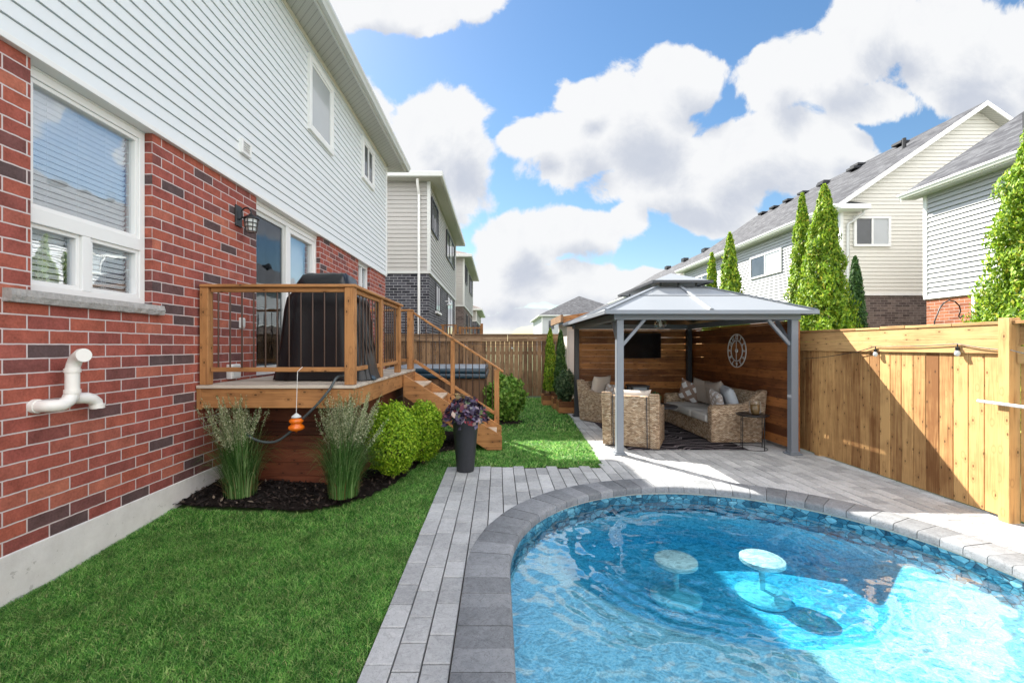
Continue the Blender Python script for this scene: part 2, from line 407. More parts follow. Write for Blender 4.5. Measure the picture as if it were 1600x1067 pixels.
M['reed'] = leafmat('reed_blade', [(0, (.04, .11, .025)), (.6, (.11, .25, .06)), (.95, (.30, .44, .18)), (1, (.42, .34, .16))], .35)
M['straw'] = leafmat('straw_base', [(0, (.20, .12, .05)), (1, (.42, .28, .13))], .3)
M['plume'] = leafmat('seed_plume', [(0, (.20, .24, .12)), (.6, (.44, .47, .28)), (1, (.70, .70, .50))], .4)
M['bark'] = plain('bark', (.09, .06, .04), .9, var=.3, scale=30)
M['coleus'] = leafmat('purple_coleus_leaf', [(0, (.015, .012, .028)), (.40, (.045, .025, .06)), (.58, (.13, .12, .20)), (.70, (.30, .05, .07)), (.80, (.09, .18, .06)), (.92, (.26, .22, .30)), (1, (.55, .40, .30))], .15, .4)
M['cushion'] = plain('grey_cushion', (.50, .49, .47), .9, var=.06, grain=.4)
M['taupe'] = plain('taupe_cushion', (.40, .36, .32), .9, var=.06, grain=.4)
M['bluecush'] = plain('pale_blue_grey_cushion', (.46, .52, .58), .9, var=.06, grain=.4)
M['beige_cush'] = plain('beige_cushion', (.62, .56, .50), .9, var=.06, grain=.4)
M['stoolwhite'] = plain('white_pool_stool', (.95, .97, .97), .3, var=.02)
M['amber'] = plain('amber_glass', (.75, .16, .01), .12, var=.25, scale=30)
M['hose'] = plain('grey_hose', (.06, .075, .08), .5)
M['screen'] = plain('tv_screen', (.006, .007, .009), .12, var=.5)
M['lampglass'] = plain('frosted_lamp_glass', (.62, .66, .66), .3)
M['shingle'] = brickmat('grey_shingle', [(0, (.05, .052, .06)), (.5, (.08, .083, .095)), (1, (.125, .13, .142))], (.04, .04, .045), .30, .085, .004, .3)
M['shingle_brown'] = brickmat('brown_shingle', [(0, (.10, .08, .075)), (.5, (.15, .12, .11)), (1, (.20, .16, .15))], (.08, .07, .065), .30, .085, .004, .3)
M['wicker'] = brickmat('woven_wicker', [(0, (.34, .23, .15)), (.35, (.60, .43, .29)), (.7, (.78, .60, .42)), (1, (.88, .74, .56))], (.16, .11, .07), .042, .0165, .0022, 1.0)
M['blind'] = plain('white_blind', (.93, .94, .95), .6, var=.02)
M['interior'] = plain('dim_room', (.10, .10, .11), .9, var=.3)
M['pale_interior'] = plain('pale_curtain', (.55, .57, .58), .9, var=.1)

def glassmat(name, fac=0.22, tint=(.75, .82, .85)):
    m = bpy.data.materials.new(name); m.use_nodes = True; t = NT(m.node_tree); t.n.remove(m.node_tree.nodes['Principled BSDF'])
    out = m.node_tree.nodes['Material Output']
    tr = t.new('ShaderNodeBsdfTransparent'); tr.inputs[0].default_value = (*tint, 1)
    gl = t.new('ShaderNodeBsdfGlossy'); gl.inputs['Roughness'].default_value = 0.0; gl.inputs[0].default_value = (.95, .98, 1, 1)
    n = t.noise(t.coord(), 2.0, 2); t.l.new(t.bump(n, .06, .05), gl.inputs['Normal'])
    fr = t.new('ShaderNodeFresnel'); fr.inputs[0].default_value = 1.5
    f = t.math('ADD', t.math('MULTIPLY', fr.outputs[0], .5), fac, clamp=True)
    mx = t.new('ShaderNodeMixShader'); t.l.new(f, mx.inputs[0]); t.l.new(tr.outputs[0], mx.inputs[1]); t.l.new(gl.outputs[0], mx.inputs[2])
    t.l.new(mx.outputs[0], out.inputs[0]); return m
M['glass'] = glassmat('window_glass', .03, (.98, .99, 1.0))
M['clear'] = glassmat('clear_glass', .05, (.95, .95, .93))
M['mesh_screen'] = glassmat('insect_screen', .04, (.42, .44, .46))
M['darkglass'] = material('dark_window_glass', lambda t, p: t.mix(t.noise(t.coord(), 1.2, 2), (.02, .025, .03), (.09, .10, .12)), .05, .9)
M['paleglass'] = material('curtained_window_glass', lambda t, p: t.mix(t.noise(t.coord(), 1.2, 2), (.35, .38, .40), (.5, .52, .54)), .08, .9)

def paver_mat(name, lo, hi, dark):
    def b(t, p):
        v = t.coord(); r = t.rand()
        n = t.noise(v, 45, 5, .75); n2 = t.noise(v, 7, 4, .6, 1.5); n3 = t.noise(v, 1.2, 3)
        f = t.math('ADD', t.math('MULTIPLY', n, .55), t.math('MULTIPLY', n2, .45))
        f = t.math('ADD', f, t.math('MULTIPLY', t.math('SUBTRACT', r, .5), .35)); f = t.math('ADD', f, t.math('MULTIPLY', t.math('SUBTRACT', n3, .5), .5))
        c = t.mix(t.math('MULTIPLY_ADD', t.math('SUBTRACT', f, .5), 1.6, .5, clamp=True), lo, hi)
        vn = t.math('ABSOLUTE', t.math('SUBTRACT', t.noise(v, 6, 4, .6, 2.5), .5)); vk = t.math('SUBTRACT', 1.0, t.math('MULTIPLY', vn, 45.0), clamp=True); c = t.mix(t.math('MULTIPLY', vk, .35), c, dark)
        sp = t.math('GREATER_THAN', t.noise(v, 160, 2), .66); c = t.mix(t.math('MULTIPLY', sp, .6), c, dark)
        t.l.new(t.bump(n, .5, .004), p.inputs['Normal']); return c
    return material(name, b, .85, .25)
M['paver'] = paver_mat('grey_paver', (.26, .268, .275), (.56, .57, .575), (.15, .15, .15))
M['coping'] = paver_mat('charcoal_coping', (.12, .13, .142), (.31, .325, .345), (.05, .05, .05))
M['joint'] = plain('joint_sand', (.05, .047, .04), .95, var=.4, scale=30)
M['track'] = plain('liner_track', (.50, .46, .38), .4)

def liner_mat():
    def b(t, p):
        v = t.coord(); z = t.sep(v)[2]
        wv = t.vmath('ADD', v, t.vmath('MULTIPLY', t.vmath('SUBTRACT', t.new('ShaderNodeTexNoise').outputs['Color'], (.5, .5, .5)), (.02, .02, .02)))
        vo = t.new('ShaderNodeTexVoronoi', feature='DISTANCE_TO_EDGE'); vo.inputs['Scale'].default_value = 13; t.l.new(t.vmath('MULTIPLY', wv, (1., 1., 1.6)), vo.inputs['Vector'])
        vc = t.new('ShaderNodeTexVoronoi'); vc.inputs['Scale'].default_value = 13; t.l.new(t.vmath('MULTIPLY', wv, (1., 1., 1.6)), vc.inputs['Vector'])
        cell = t.sep(vc.outputs['Color'])[0]
        shade = t.math('ADD', t.math('MULTIPLY', cell, .5), t.math('MULTIPLY', t.noise(v, 26, 4, .7), .5))
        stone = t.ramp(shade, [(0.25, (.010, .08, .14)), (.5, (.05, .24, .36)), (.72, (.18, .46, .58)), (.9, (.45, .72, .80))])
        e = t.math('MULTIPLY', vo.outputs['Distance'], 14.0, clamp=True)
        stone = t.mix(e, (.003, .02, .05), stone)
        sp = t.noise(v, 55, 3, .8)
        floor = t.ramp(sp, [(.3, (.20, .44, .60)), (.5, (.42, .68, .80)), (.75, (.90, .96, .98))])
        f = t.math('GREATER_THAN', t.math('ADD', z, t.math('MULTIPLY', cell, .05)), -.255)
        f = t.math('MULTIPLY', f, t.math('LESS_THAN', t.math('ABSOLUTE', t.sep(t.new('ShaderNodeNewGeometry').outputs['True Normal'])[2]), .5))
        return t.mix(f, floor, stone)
    return material('blue_pebble_liner', b, .5, .3)
M['liner'] = liner_mat()

def water_mat():
    m = bpy.data.materials.new('pool_water'); m.use_nodes = True; t = NT(m.node_tree); t.n.remove(m.node_tree.nodes['Principled BSDF'])
    out = m.node_tree.nodes['Material Output']; v = t.coord()
    # ridged noise in the transparency paints a caustic-like light pattern below
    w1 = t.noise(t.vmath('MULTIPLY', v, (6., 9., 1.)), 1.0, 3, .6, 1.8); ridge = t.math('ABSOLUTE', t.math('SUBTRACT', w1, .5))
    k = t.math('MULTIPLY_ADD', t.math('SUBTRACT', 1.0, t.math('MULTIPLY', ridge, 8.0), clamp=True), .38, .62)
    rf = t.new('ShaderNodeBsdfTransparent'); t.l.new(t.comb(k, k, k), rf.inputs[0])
    gl = t.new('ShaderNodeBsdfGlossy'); gl.inputs['Roughness'].default_value = .02; gl.inputs[0].default_value = (1, 1, 1, 1)
    fr = t.new('ShaderNodeFresnel'); fr.inputs[0].default_value = 1.33
    geo = t.new('ShaderNodeNewGeometry'); up = t.math('GREATER_THAN', t.sep(geo.outputs['True Normal'])[2], .3)
    f = t.math('MULTIPLY', t.math('MINIMUM', t.math('MULTIPLY', fr.outputs[0], 3.2), .34), up)
    f = t.math('MULTIPLY', f, t.math('SUBTRACT', 1.0, geo.outputs['Backfacing']))
    k2 = t.new('ShaderNodeMixShader'); t.l.new(f, k2.inputs[0]); t.l.new(rf.outputs[0], k2.inputs[1]); t.l.new(gl.outputs[0], k2.inputs[2])
    t.l.new(k2.outputs[0], out.inputs[0])
    va = t.new('ShaderNodeVolumeAbsorption'); va.inputs['Color'].default_value = (.0, .73, .87, 1); va.inputs['Density'].default_value = 1.6
    t.l.new(va.outputs[0], out.inputs['Volume']); return m
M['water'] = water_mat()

def rug_mat():
    def b(t, p):
        v = t.coord(); w = t.new('ShaderNodeTexWave', wave_type='RINGS'); t.l.new(v, w.inputs[0])
        w.inputs['Scale'].default_value = 1.6; w.inputs['Distortion'].default_value = 9; w.inputs['Detail'].default_value = 1.5; w.inputs['Detail Scale'].default_value = 1.2
        sw = t.ramp(w.outputs[0], [(0, (.012, .011, .014)), (.45, (.012, .011, .014)), (.5, (.42, .40, .40)), (.60, (.03, .026, .03)), (.8, (.24, .20, .22)), (.9, (.012, .011, .014))])
        return sw
    return material('swirl_rug', b, .95, .1)
M['rug'] = rug_mat()
def lattice_mat(name, line, ground, sc=7.0):
    def b(t, p):
        s = t.sep(t.coord()); a = t.math('ADD', s[0], s[2]); c = t.math('SUBTRACT', s[0], s[2])
        fa = t.math('FRACT', t.math('MULTIPLY', a, sc)); fc = t.math('FRACT', t.math('MULTIPLY', c, sc))
        l1 = t.math('LESS_THAN', t.math('ABSOLUTE', t.math('SUBTRACT', fa, .5)), .2); l2 = t.math('LESS_THAN', t.math('ABSOLUTE', t.math('SUBTRACT', fc, .5)), .2)
        return t.mix(t.math('MAXIMUM', l1, l2), ground, line)
    return material(name, b, .9, .2)
M['lattice'] = lattice_mat('brown_lattice_fabric', (.30, .22, .18), (.70, .72, .74), 4.2)
M['zigzag'] = lattice_mat('pale_zigzag_fabric', (.50, .45, .42), (.74, .76, .78), 7.5)
def soffit_mat():
    def b(t, p):
        s = t.sep(t.coord()); f = t.math('FRACT', t.math('MULTIPLY', t.math('ADD', s[0], s[1]), 1.0 / .13))
        g = t.math('LESS_THAN', f, .12)
        hx = t.math('LESS_THAN', t.math('FRACT', t.math('MULTIPLY', s[0], 40.)), .35); hy = t.math('LESS_THAN', t.math('FRACT', t.math('MULTIPLY', s[1], 55.)), .4)
        k = t.math('MAXIMUM', t.math('MULTIPLY', g, .5), t.math('MULTIPLY', t.math('MULTIPLY', hx, hy), .5))
        return t.mix(k, (.50, .50, .46), (.10, .10, .10))
    return material('vented_soffit', b, .5)
M['soffit'] = soffit_mat()

# ------------------------------------------------------------------ ground
def lawn_z(x, y):
    k = np.clip((y - 2.9) / 1.5, 0, 1) * np.clip((-x - 1.0) / 1.9, 0, 1) * np.clip((9.5 - y) / 2, 0, 1)
    return 0.11 * k - 0.012
PCX, PCY, PR, PYB = 1.85, 3.0, 1.80, -3.0
def pool_curve(off=0.0, n=48, yb=PYB):
    r = PR + off; pts = [(PCX - r, yb - off), (PCX - r, PCY)]
    pts += [(PCX - r * math.cos(math.pi * k / n), PCY + r * math.sin(math.pi * k / n)) for k in range(1, n)]
    pts += [(PCX + r, PCY), (PCX + r, yb - off)]
    return pts
def in_pool(x, y, off):
    r = PR + off
    if y <= PCY: return abs(x - PCX) < r and y > PYB - off
    return (x - PCX) ** 2 + (y - PCY) ** 2 < r * r
# earth around the pool: rectangles out to the horizon
gm = MB()
GX0, GX1, GY0, GY1 = -0.66, 4.62, -3.6, 5.2
for (a, b, c, d) in ((-900, GX0, -900, 900), (GX1, 900, -900, 900), (GX0, GX1, -900, GY0), (GX0, GX1, GY1, 900)):
    gm.add([(a, c, -.06), (b, c, -.06), (b, d, -.06), (a, d, -.06)], [(0, 1, 2, 3)])
tag(gm.build('ground', M['lot']), kind='structure')
# lawn sheet with a gentle rise towards the bed
def in_bed(x, y):
    # mulch bed outline as a boundary x(y)
    if x < -2.985: return False
    if y < 3.98: return False
    if y < 4.2: return x < -1.75 + (y - 3.98) * 1.2 and x > -2.99
    if y < 6.9:
        ys = [4.2, 4.4, 4.85, 5.7, 6.35, 6.6, 6.9]; xs = [-1.5, -1.34, -1.17, -1.04, -.9, -.5, -.35]
        return x < np.interp(y, ys, xs)
    return y < 7.9 and x < -.45
def grid_sheet(x0, x1, y0, y1, st, zf, keep=None):
    nx = int(math.ceil((x1 - x0) / st)); ny = int(math.ceil((y1 - y0) / st)); mb = MB()
    xs = np.linspace(x0, x1, nx + 1); ys = np.linspace(y0, y1, ny + 1)
    vs = [(x, y, zf(x, y)) for y in ys for x in xs]; fs = []
    for j in range(ny):
        for i in range(nx):
            if keep is None or keep((xs[i] + xs[i + 1]) / 2, (ys[j] + ys[j + 1]) / 2):
                a = j * (nx + 1) + i; fs.append((a, a + 1, a + nx + 2, a + nx + 1))
    mb.add(vs, fs); return mb
def edge_x(y): return 1.37 + (y - 5.64) * .06
def is_lawn(x, y):
    if x < -2.985 and y < 11.6: return False
    if y < 5.64: ok = x < -0.66
    elif y < 10.0: ok = x < edge_x(y)
    else: ok = x < 1.45
    return ok and y < 13.25
lz = lambda x, y: float(lawn_z(np.float64(x), np.float64(y))) - .012
lawn = MB(); g1 = grid_sheet(-3.0, -.665, -3, 5.64, .15, lz); lawn.add(g1.v, g1.f)
g2 = grid_sheet(-3.0, 1.36, 5.64, 13.3, .15, lz, lambda x, y: is_lawn(x, y)); lawn.add(g2.v, g2.f)
g3 = MB().add([(1.36, 5.64, -.024), (edge_x(5.64), 5.64, -.024), (edge_x(10), 10, -.024), (1.36, 10, -.024)], [(0, 1, 2, 3)]); lawn.add(g3.v, g3.f)
lawn.box(-6, -3.0, 11.6, 13.3, -.3, -.02)
tag(lawn.build('lawn', M['earth'], recalc=False), kind='structure')
# mulch bed
bz = lambda x, y: lz(x, y) + .035 + .02 * noise.noise(Vector((x * 6, y * 6, 0)))
bed = grid_sheet(-2.985, -.3, 3.9, 7.9, .05, bz, in_bed)
tag(bed.build('mulch_bed', M['soil'], recalc=False), kind='structure')
n = 9000; P = np.stack([rng.uniform(-2.98, -.3, n), rng.uniform(3.9, 7.9, n)], 1)
P = np.array([p for p in P if in_bed(p[0], p[1]) and p[1] < 7.2]); Z = np.array([bz(x, y) + .012 for x, y in P])
tag(leaves('mulch_chips', np.column_stack([P, Z]), .022, M['chip'], None, 2.6, np.tile([0, 0, 1.0], (len(P), 1)), .7), kind='stuff')
# a small earth ring for a second bed round the round shrub by the hot tub
s = MB().lathe([(.001, .03), (.30, .02), (.42, -.02)], (.14, 9.0, 0), 20); tag(s.build('mulch_ring', M['soil'], smooth=50), kind='structure')

def grass_patch(n, x0, x1, y0, y1, hh, ww, keep):
    x = rng.uniform(x0, x1, n); y = rng.uniform(y0, y1, n)
    k = np.array([keep(a, b) for a, b in zip(x, y)]); x, y = x[k], y[k]; m = len(x)
    z = lawn_z(x, y) - .014
    cl = np.array([noise.noise(Vector((a * 5, b * 5, 0))) for a, b in zip(x, y)])
    h = hh * rng.uniform(.55, 1.25, m) * (1 + .35 * cl); w = ww * rng.uniform(.7, 1.4, m)
    an = rng.uniform(0, 2 * np.pi, m) ; le = rng.uniform(.5, 1.7, m) * h
    return np.column_stack([x, y, z]), h, w, np.stack([np.cos(an) * le, np.sin(an) * le], 1)
keep = lambda x, y: is_lawn(x, y) and not in_bed(x, y)
parts = [grass_patch(170000, -2.985, -.655, 1.7, 3.6, .028, .0028, keep), grass_patch(95000, -2.985, -.655, 3.6, 5.64, .030, .0038, keep),
         grass_patch(78000, -2.0, 1.75, 5.6, 8.0, .036, .0070, lambda x, y: keep(x, y)), grass_patch(42000, -3, 1.8, 8.0, 13.2, .042, .011, keep)]
P, h_, w_, l_ = [np.concatenate([q[i] for q in parts]) for i in range(4)]
tag(blades('grass', P, h_, w_, l_, M['grass']), 'short green turf grass blades of the lawn', 'grass', kind='stuff')

# patio base with a hole for the pool
bm = bmesh.new()
outer = [(GX0, GY0), (GX1, GY0), (GX1, GY1), (GX0, GY1)]
def loop(pts):
    vs = [bm.verts.new((x, y, -.028)) for x, y in pts]
    return [bm.edges.new((vs[i], vs[(i + 1) % len(vs)])) for i in range(len(vs))]
es = loop(outer) + loop(pool_curve(.12))
bmesh.ops.triangle_fill(bm, use_beauty=True, edges=es, normal=(0, 0, 1))
for (a, b, c, d) in ((GX0, GX1, GY1, 5.64), (1.37, GX1, 5.64, 10.0)):
    bm.faces.new([bm.verts.new(p) for p in ((a, c, -.028), (b, c, -.028), (b, d, -.028), (a, d, -.028))])
me = bpy.data.meshes.new('patio_base'); bm.to_mesh(me); bm.free()
tag(link_mesh('patio_base', me, M['joint'], None), kind='structure')
# pavers: running columns along Y
pv = MB()
def clip(poly, nx, ny, d):
    out = []
    for i in range(len(poly)):
        a, b = poly[i], poly[(i + 1) % len(poly)]; da = a[0] * nx + a[1] * ny - d; db = b[0] * nx + b[1] * ny - d
        if da >= 0: out.append(a)
        if da * db < 0: k = da / (da - db); out.append((a[0] + (b[0] - a[0]) * k, a[1] + (b[1] - a[1]) * k))
    return out
def paver(poly):
    cx = sum(p[0] for p in poly) / len(poly); cy = sum(p[1] for p in poly) / len(poly); n = len(poly)
    dz = random.uniform(-.0018, .0018); tx = random.uniform(-.006, .006); ty = random.uniform(-.006, .006)
    zt = lambda x, y: dz + (x - cx) * tx + (y - cy) * ty
    ins = []
    for (x, y) in poly:
        L = math.hypot(x - cx, y - cy); k = max(0, 1 - .006 / max(L, .01)); ins.append((cx + (x - cx) * k, cy + (y - cy) * k))
    vs = [(x, y, zt(x, y)) for x, y in ins] + [(x, y, zt(x, y) - .0045) for x, y in poly] + [(x, y, -.04) for x, y in poly]
    fs = [tuple(range(n))] + [(n + i, n + (i + 1) % n, (i + 1) % n, i) for i in range(n)] + [(2 * n + i, 2 * n + (i + 1) % n, n + (i + 1) % n, n + i) for i in range(n)]
    pv.add(vs, fs)
x = -.655; CWD = .1415; ci = 0
while x < 4.60:
    x1 = min(x + CWD, 4.60); y = -3.4 + random.uniform(0, .3)
    while y < 9.95:
        L = random.choice([.20, .215, .27, .285, .30]); y1 = y + L
        g = .0036; poly = [(x + g, y + g), (x1 - g, y + g), (x1 - g, y1 - g), (x + g, y1 - g)]
        y = y1
        mx, my = (x + x1) / 2, y1 - L / 2
        if my > 5.64:
            if x < 1.25: 
                continue
            if x < edge_x(my) - .02:
                poly = clip(poly, 1, 0, edge_x(my))
                if len(poly) < 3 or max(p[0] for p in poly) - min(p[0] for p in poly) < .03: continue
        if y1 > 5.64 and my <= 5.64 and x < 1.25: poly = clip(poly, 0, -1, -5.64)
        if in_pool(mx, my, .16) and all(in_pool(a, b, .17) for a, b in poly): continue
        if any(in_pool(a, b, .2) for a, b in poly):
            if my > PCY - .05:
                dx, dy = mx - PCX, max(my - PCY, 0); Lh = math.hypot(dx, dy); nx, ny = dx / Lh, dy / Lh
                poly = clip(poly, nx, ny, PCX * nx + PCY * ny + PR + .16)
            else:
                sx = 1 if mx > PCX else -1; poly = clip(poly, sx, 0, sx * PCX + PR + .16)
            if len(poly) < 3: continue
        paver(poly)
    x = x1
tag(pv.build('patio', M['paver'], recalc=False), kind='structure')

# ------------------------------------------------------------------ pool
pool = thing('swimming_pool', 'round-ended in-ground pool with blue pebble liner and charcoal stone coping', 'pool', (PCX, PCY, 0))
cp = MB()
path = [Vector((PCX - PR, PYB)), Vector((PCX - PR, PCY))]
def path_pt(s):
    """arc length along the inner pool edge -> point, outward normal"""
    L1 = PCY - PYB; La = math.pi * PR
    if s < L1: return Vector((PCX - PR, PYB + s)), Vector((-1, 0))
    if s < L1 + La:
        a = (s - L1) / PR; nrm = Vector((-math.cos(a), math.sin(a))); return Vector((PCX, PCY)) + nrm * PR, nrm
    return Vector((PCX + PR, PCY - (s - L1 - La))), Vector((1, 0))
prof = [(-.035, -.055), (-.035, -.012), (-.030, .002), (-.020, .009), (-.006, .012), (.268, .012), (.274, .008), (.274, -.055)]
s = 0.0; total = 2 * (PCY - PYB) + math.pi * PR
while s < total - .05:
    w = random.choice([.15, .165, .165, .18]); s1 = min(s + w, total); a, b = s + .0025, s1 - .0025
    dz = random.uniform(-.002, .002); k = len(prof)
    secs = []
    for q in (a, (a + b) / 2, b):
        p, nn = path_pt(q); secs.append([(p.x + nn.x * u, p.y + nn.y * u, v + dz) for u, v in prof])
    vs = [v for sc_ in secs for v in sc_]
    fs = [tuple(range(k)), tuple(range(3 * k - 1, 2 * k - 1, -1))]
    for j in range(2):
        for i in range(k): fs.append((j * k + i, j * k + (i + 1) % k, (j + 1) * k + (i + 1) % k, (j + 1) * k + i))
    cp.add(vs, fs); s = s1
cp.box(PCX - PR - .27, PCX + PR + .27, PYB - .27, PYB - .003, -.055, .01)
cp.build('coping', M['coping'], pool, smooth=40)
def ring_wall(levels, n=64, close=True):
    mb = MB(); vs = []; fs = []; k = None
    for (off, z) in levels:
        c = pool_curve(off, n); k = len(c); vs += [(x, y, z) for x, y in c]
    for j in range(len(levels) - 1):
        for i in range(k):
            i2 = (i + 1) % k; fs.append((j * k + i, j * k + i2, (j + 1) * k + i2, (j + 1) * k + i))
    if close: fs.append(tuple((len(levels) - 1) * k + i for i in range(k)))
    return mb.add(vs, fs)
def floor_z(x, y):
    d = math.hypot((x - 2.0) / 1.12, y - 4.05); u = min(max((1.42 - d) / .42, 0), 1); u = u * u * (3 - 2 * u)
    return -.31 - .30 * u
lw = ring_wall([(0, -.075), (-.002, -.80)], n=96, close=False)
fg = grid_sheet(PCX - PR, PCX + PR, PYB, PCY + PR, .05, floor_z, lambda x, y: in_pool(x, y, .04)); lw.add(fg.v, fg.f)
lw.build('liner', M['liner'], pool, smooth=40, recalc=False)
ring_wall([(.02, -.056), (-.012, -.056), (-.012, -.074), (.02, -.074)], close=False).build('liner_track', M['track'], pool)
def water_h(x, y):
    dx, dy = x - 1.70, y - 3.55; d = math.hypot(dx, dy) + .05 * noise.noise(Vector((x * 2.5, y * 2.5, 3)))
    h = .0032 * math.sin(d * 52) * max(0, 1 - abs(d - 1.05) / .75) * (.5 + noise.noise(Vector((x * 1.6, y * 1.6, 9))))
    v = Vector((x, y, 0))
    h += .0085 * noise.noise(v * 3.6) + .0055 * noise.noise(v * 8.0 + Vector((4, 1, 2))) + .0016 * noise.noise(v * 21.0)
    return h
wm = MB(); st = .018; nx = int(3.6 / st) + 1; ny = int((4.8 - 1.0) / st) + 1; idx = {}; vs = []
def wv(i, j):
    if (i, j) not in idx:
        x, y = PCX - PR + i * st, 1.0 + j * st
        if y > PCY:                     # pull the rim onto the round end
            L = math.hypot(x - PCX, y - PCY)
            if L > PR - .0005: k = (PR - .0005) / L; x, y = PCX + (x - PCX) * k, PCY + (y - PCY) * k
        x = min(max(x, PCX - PR + .0005), PCX + PR - .0005); idx[(i, j)] = len(vs); vs.append((x, y, -.125 + water_h(x, y)))
    return idx[(i, j)]
fs = []
for j in range(ny):
    for i in range(nx):
        c = (PCX - PR + (i + .5) * st, 1.0 + (j + .5) * st)
        if in_pool(c[0], c[1], st * .6): fs.append((wv(i, j), wv(i + 1, j), wv(i + 1, j + 1), wv(i, j + 1)))
n0 = len(vs); vs += [(PCX - PR, PYB, -.125), (PCX + PR, PYB, -.125), (PCX + PR, 1.0, -.125), (PCX - PR, 1.0, -.125)]; fs.append((n0, n0 + 1, n0 + 2, n0 + 3))
k0 = len(vs); body = pool_curve(.01, 40); nb_ = len(body)
vs += [(x, y, -.135) for x, y in body] + [(x, y, -.95) for x, y in body]
fs += [(k0 + i, k0 + nb_ + i, k0 + nb_ + (i + 1) % nb_, k0 + (i + 1) % nb_)[::-1] for i in range(nb_)] + [tuple(k0 + nb_ + i for i in range(nb_))]
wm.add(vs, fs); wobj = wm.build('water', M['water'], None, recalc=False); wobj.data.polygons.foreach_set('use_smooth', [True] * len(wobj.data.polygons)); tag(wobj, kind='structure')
for (sx, sy, lb) in ((1.52, 3.72, 'white round underwater stool nearer the middle of the pool'), (2.27, 3.74, 'white round underwater stool nearer the fence side of the pool')):
    t = thing('pool_stool', lb, 'stool', (sx, sy, floor_z(sx, sy) + .004), 0, 'white stools in the pool')
    MB().lathe([(.001, .29), (.15, .29), (.175, .305), (.175, .335), (.16, .345), (.001, .35)], (sx, sy, floor_z(sx, sy) + .004), 28).build('seat', M['stoolwhite'], t, smooth=40)
    MB().lathe([(.025, .02), (.025, .29)], (sx, sy, floor_z(sx, sy) + .004), 12).build('stem', M['stoolwhite'], t, smooth=40)
    MB().lathe([(.21, 0.003), (.21, .03), (.19, .05), (.04, .07), (.001, .07)], (sx, sy, floor_z(sx, sy) + .004), 28).build('base', M['stoolwhite'], t, smooth=40)

# ------------------------------------------------------------------ siding, windows, roofs
def siding(mb, Pf, lo, hi, z0, z1, course=.1125, lip=.016, groove=.008, depth=.012):
    """Pf(a, n, z) -> world point.  lo(z), hi(z): extents along the wall"""
    z = z0
    while z < z1 - .01:
        zt = min(z + course, z1); zs = [(z, -depth), (z, lip), (zt - groove, .004), (zt - groove, -depth)]
        vs = []
        for (zz, off) in zs:
            ze = min(max(zz, z0 + 1e-4), z1 - 1e-4); vs += [Pf(lo(ze), off, zz), Pf(hi(ze), off, zz)]
        mb.add(vs, [(0, 1, 3, 2), (2, 3, 5, 4), (4, 5, 7, 6)])
        vs = [Pf(lo(z + 1e-4), -depth, z), Pf(hi(z + 1e-4), -depth, z), Pf(hi(zt - 1e-4), -depth, zt), Pf(lo(zt - 1e-4), -depth, zt)]
        mb.add(vs, [(0, 1, 2, 3)])
        z = zt
    return mb
def face(axis, plane, sgn):
    """local frame (along, out, z) for a wall; axis = normal axis"""
    if axis == 0: return lambda a, n, z: (plane + sgn * n, a, z)
    return lambda a, n, z: (a, plane + sgn * n, z)
def fbox(mb, Pf, a0, a1, n0, n1, z0, z1):
    p, q = Pf(a0, n0, z0), Pf(a1, n1, z1)
    return mb.box(p[0], q[0], p[1], q[1], p[2], q[2])
def frame_box(mb, Pf, a0, a1, z0, z1, n0, n1, w):
    fbox(mb, Pf, a0, a1, n0, n1, z1 - w, z1); fbox(mb, Pf, a0, a1, n0, n1, z0, z0 + w)
    fbox(mb, Pf, a0, a0 + w, n0, n1, z0 + w, z1 - w); fbox(mb, Pf, a1 - w, a1, n0, n1, z0 + w, z1 - w); return mb
def simple_window(parent, Pf, a0, a1, z0, z1, frame, pane, mull=1, w=.05, out=.05, label=None):
    mb = frame_box(MB(), Pf, a0, a1, z0, z1, 0.0, out, w)
    for k in range(mull):
        c = a0 + (a1 - a0) * (k + 1) / (mull + 1); fbox(mb, Pf, c - w * .35, c + w * .35, 0.0, out - .008, z0 + w, z1 - w)
    f = mb.build('window', frame, parent)
    if label: f['label'] = label
    for k in range(mull + 1):
        s0 = a0 + (a1 - a0) * k / (mull + 1); s1 = a0 + (a1 - a0) * (k + 1) / (mull + 1)
        pm = pane[k % len(pane)] if isinstance(pane, list) else pane
        fbox(MB(), Pf, s0 + w * .36 if k else s0 + w, s1 - w * .36 if k < mull else s1 - w, .004, .022, z0 + w, z1 - w).build('pane', pm, f)
    return f

# ------------------------------------------------------------------ our house
WX = -2.985; HY0, HY1 = -3.5, 11.53; ZB, ZE = 3.40, 6.33
house = thing('brick_house', 'near red brick house with white siding above, running along the left of the lawn', 'house', (WX, 4.0, 0))
openings = [(2.78, 3.759, 1.905, ZB), (5.378, 7.30, 1.17, ZB), (9.31, 10.15, 2.35, ZB)]
bw = MB(); ys = sorted({HY0, HY1} | {o[0] for o in openings} | {o[1] for o in openings}); T = .26
for a, b in zip(ys[:-1], ys[1:]):
    op = [o for o in openings if abs(o[0] - a) < 1e-6]
    if op: bw.box(WX - T, WX, a, b, .285, op[0][2])
    else: bw.box(WX - T, WX, a, b, .285, ZB)
bw.box(WX - 9, WX - T, HY1 - .26, HY1, .285, ZB)
bw.build('brick_wall', M['brick'], house, recalc=False)
fz = MB().box(WX - 9, WX + .012, HY0, HY1 + .01, -.4, .285); fz.build('foundation', M['concrete'], house, bevel=.006)
MB().box(WX - 9, WX - 1.0, HY0, HY1 - .3, .3, ZB - .02).build('interior_wall', M['interior'], house)
Pe = face(0, WX + .022, 1)
sm = siding(MB(), Pe, lambda z: HY0, lambda z: HY1 - .06, ZB + .03, ZE)
sm.box(WX - 9, WX + .008, HY0, HY1 - .01, ZB + .002, ZE)
sm.build('siding', M['white_siding'], house, recalc=False)
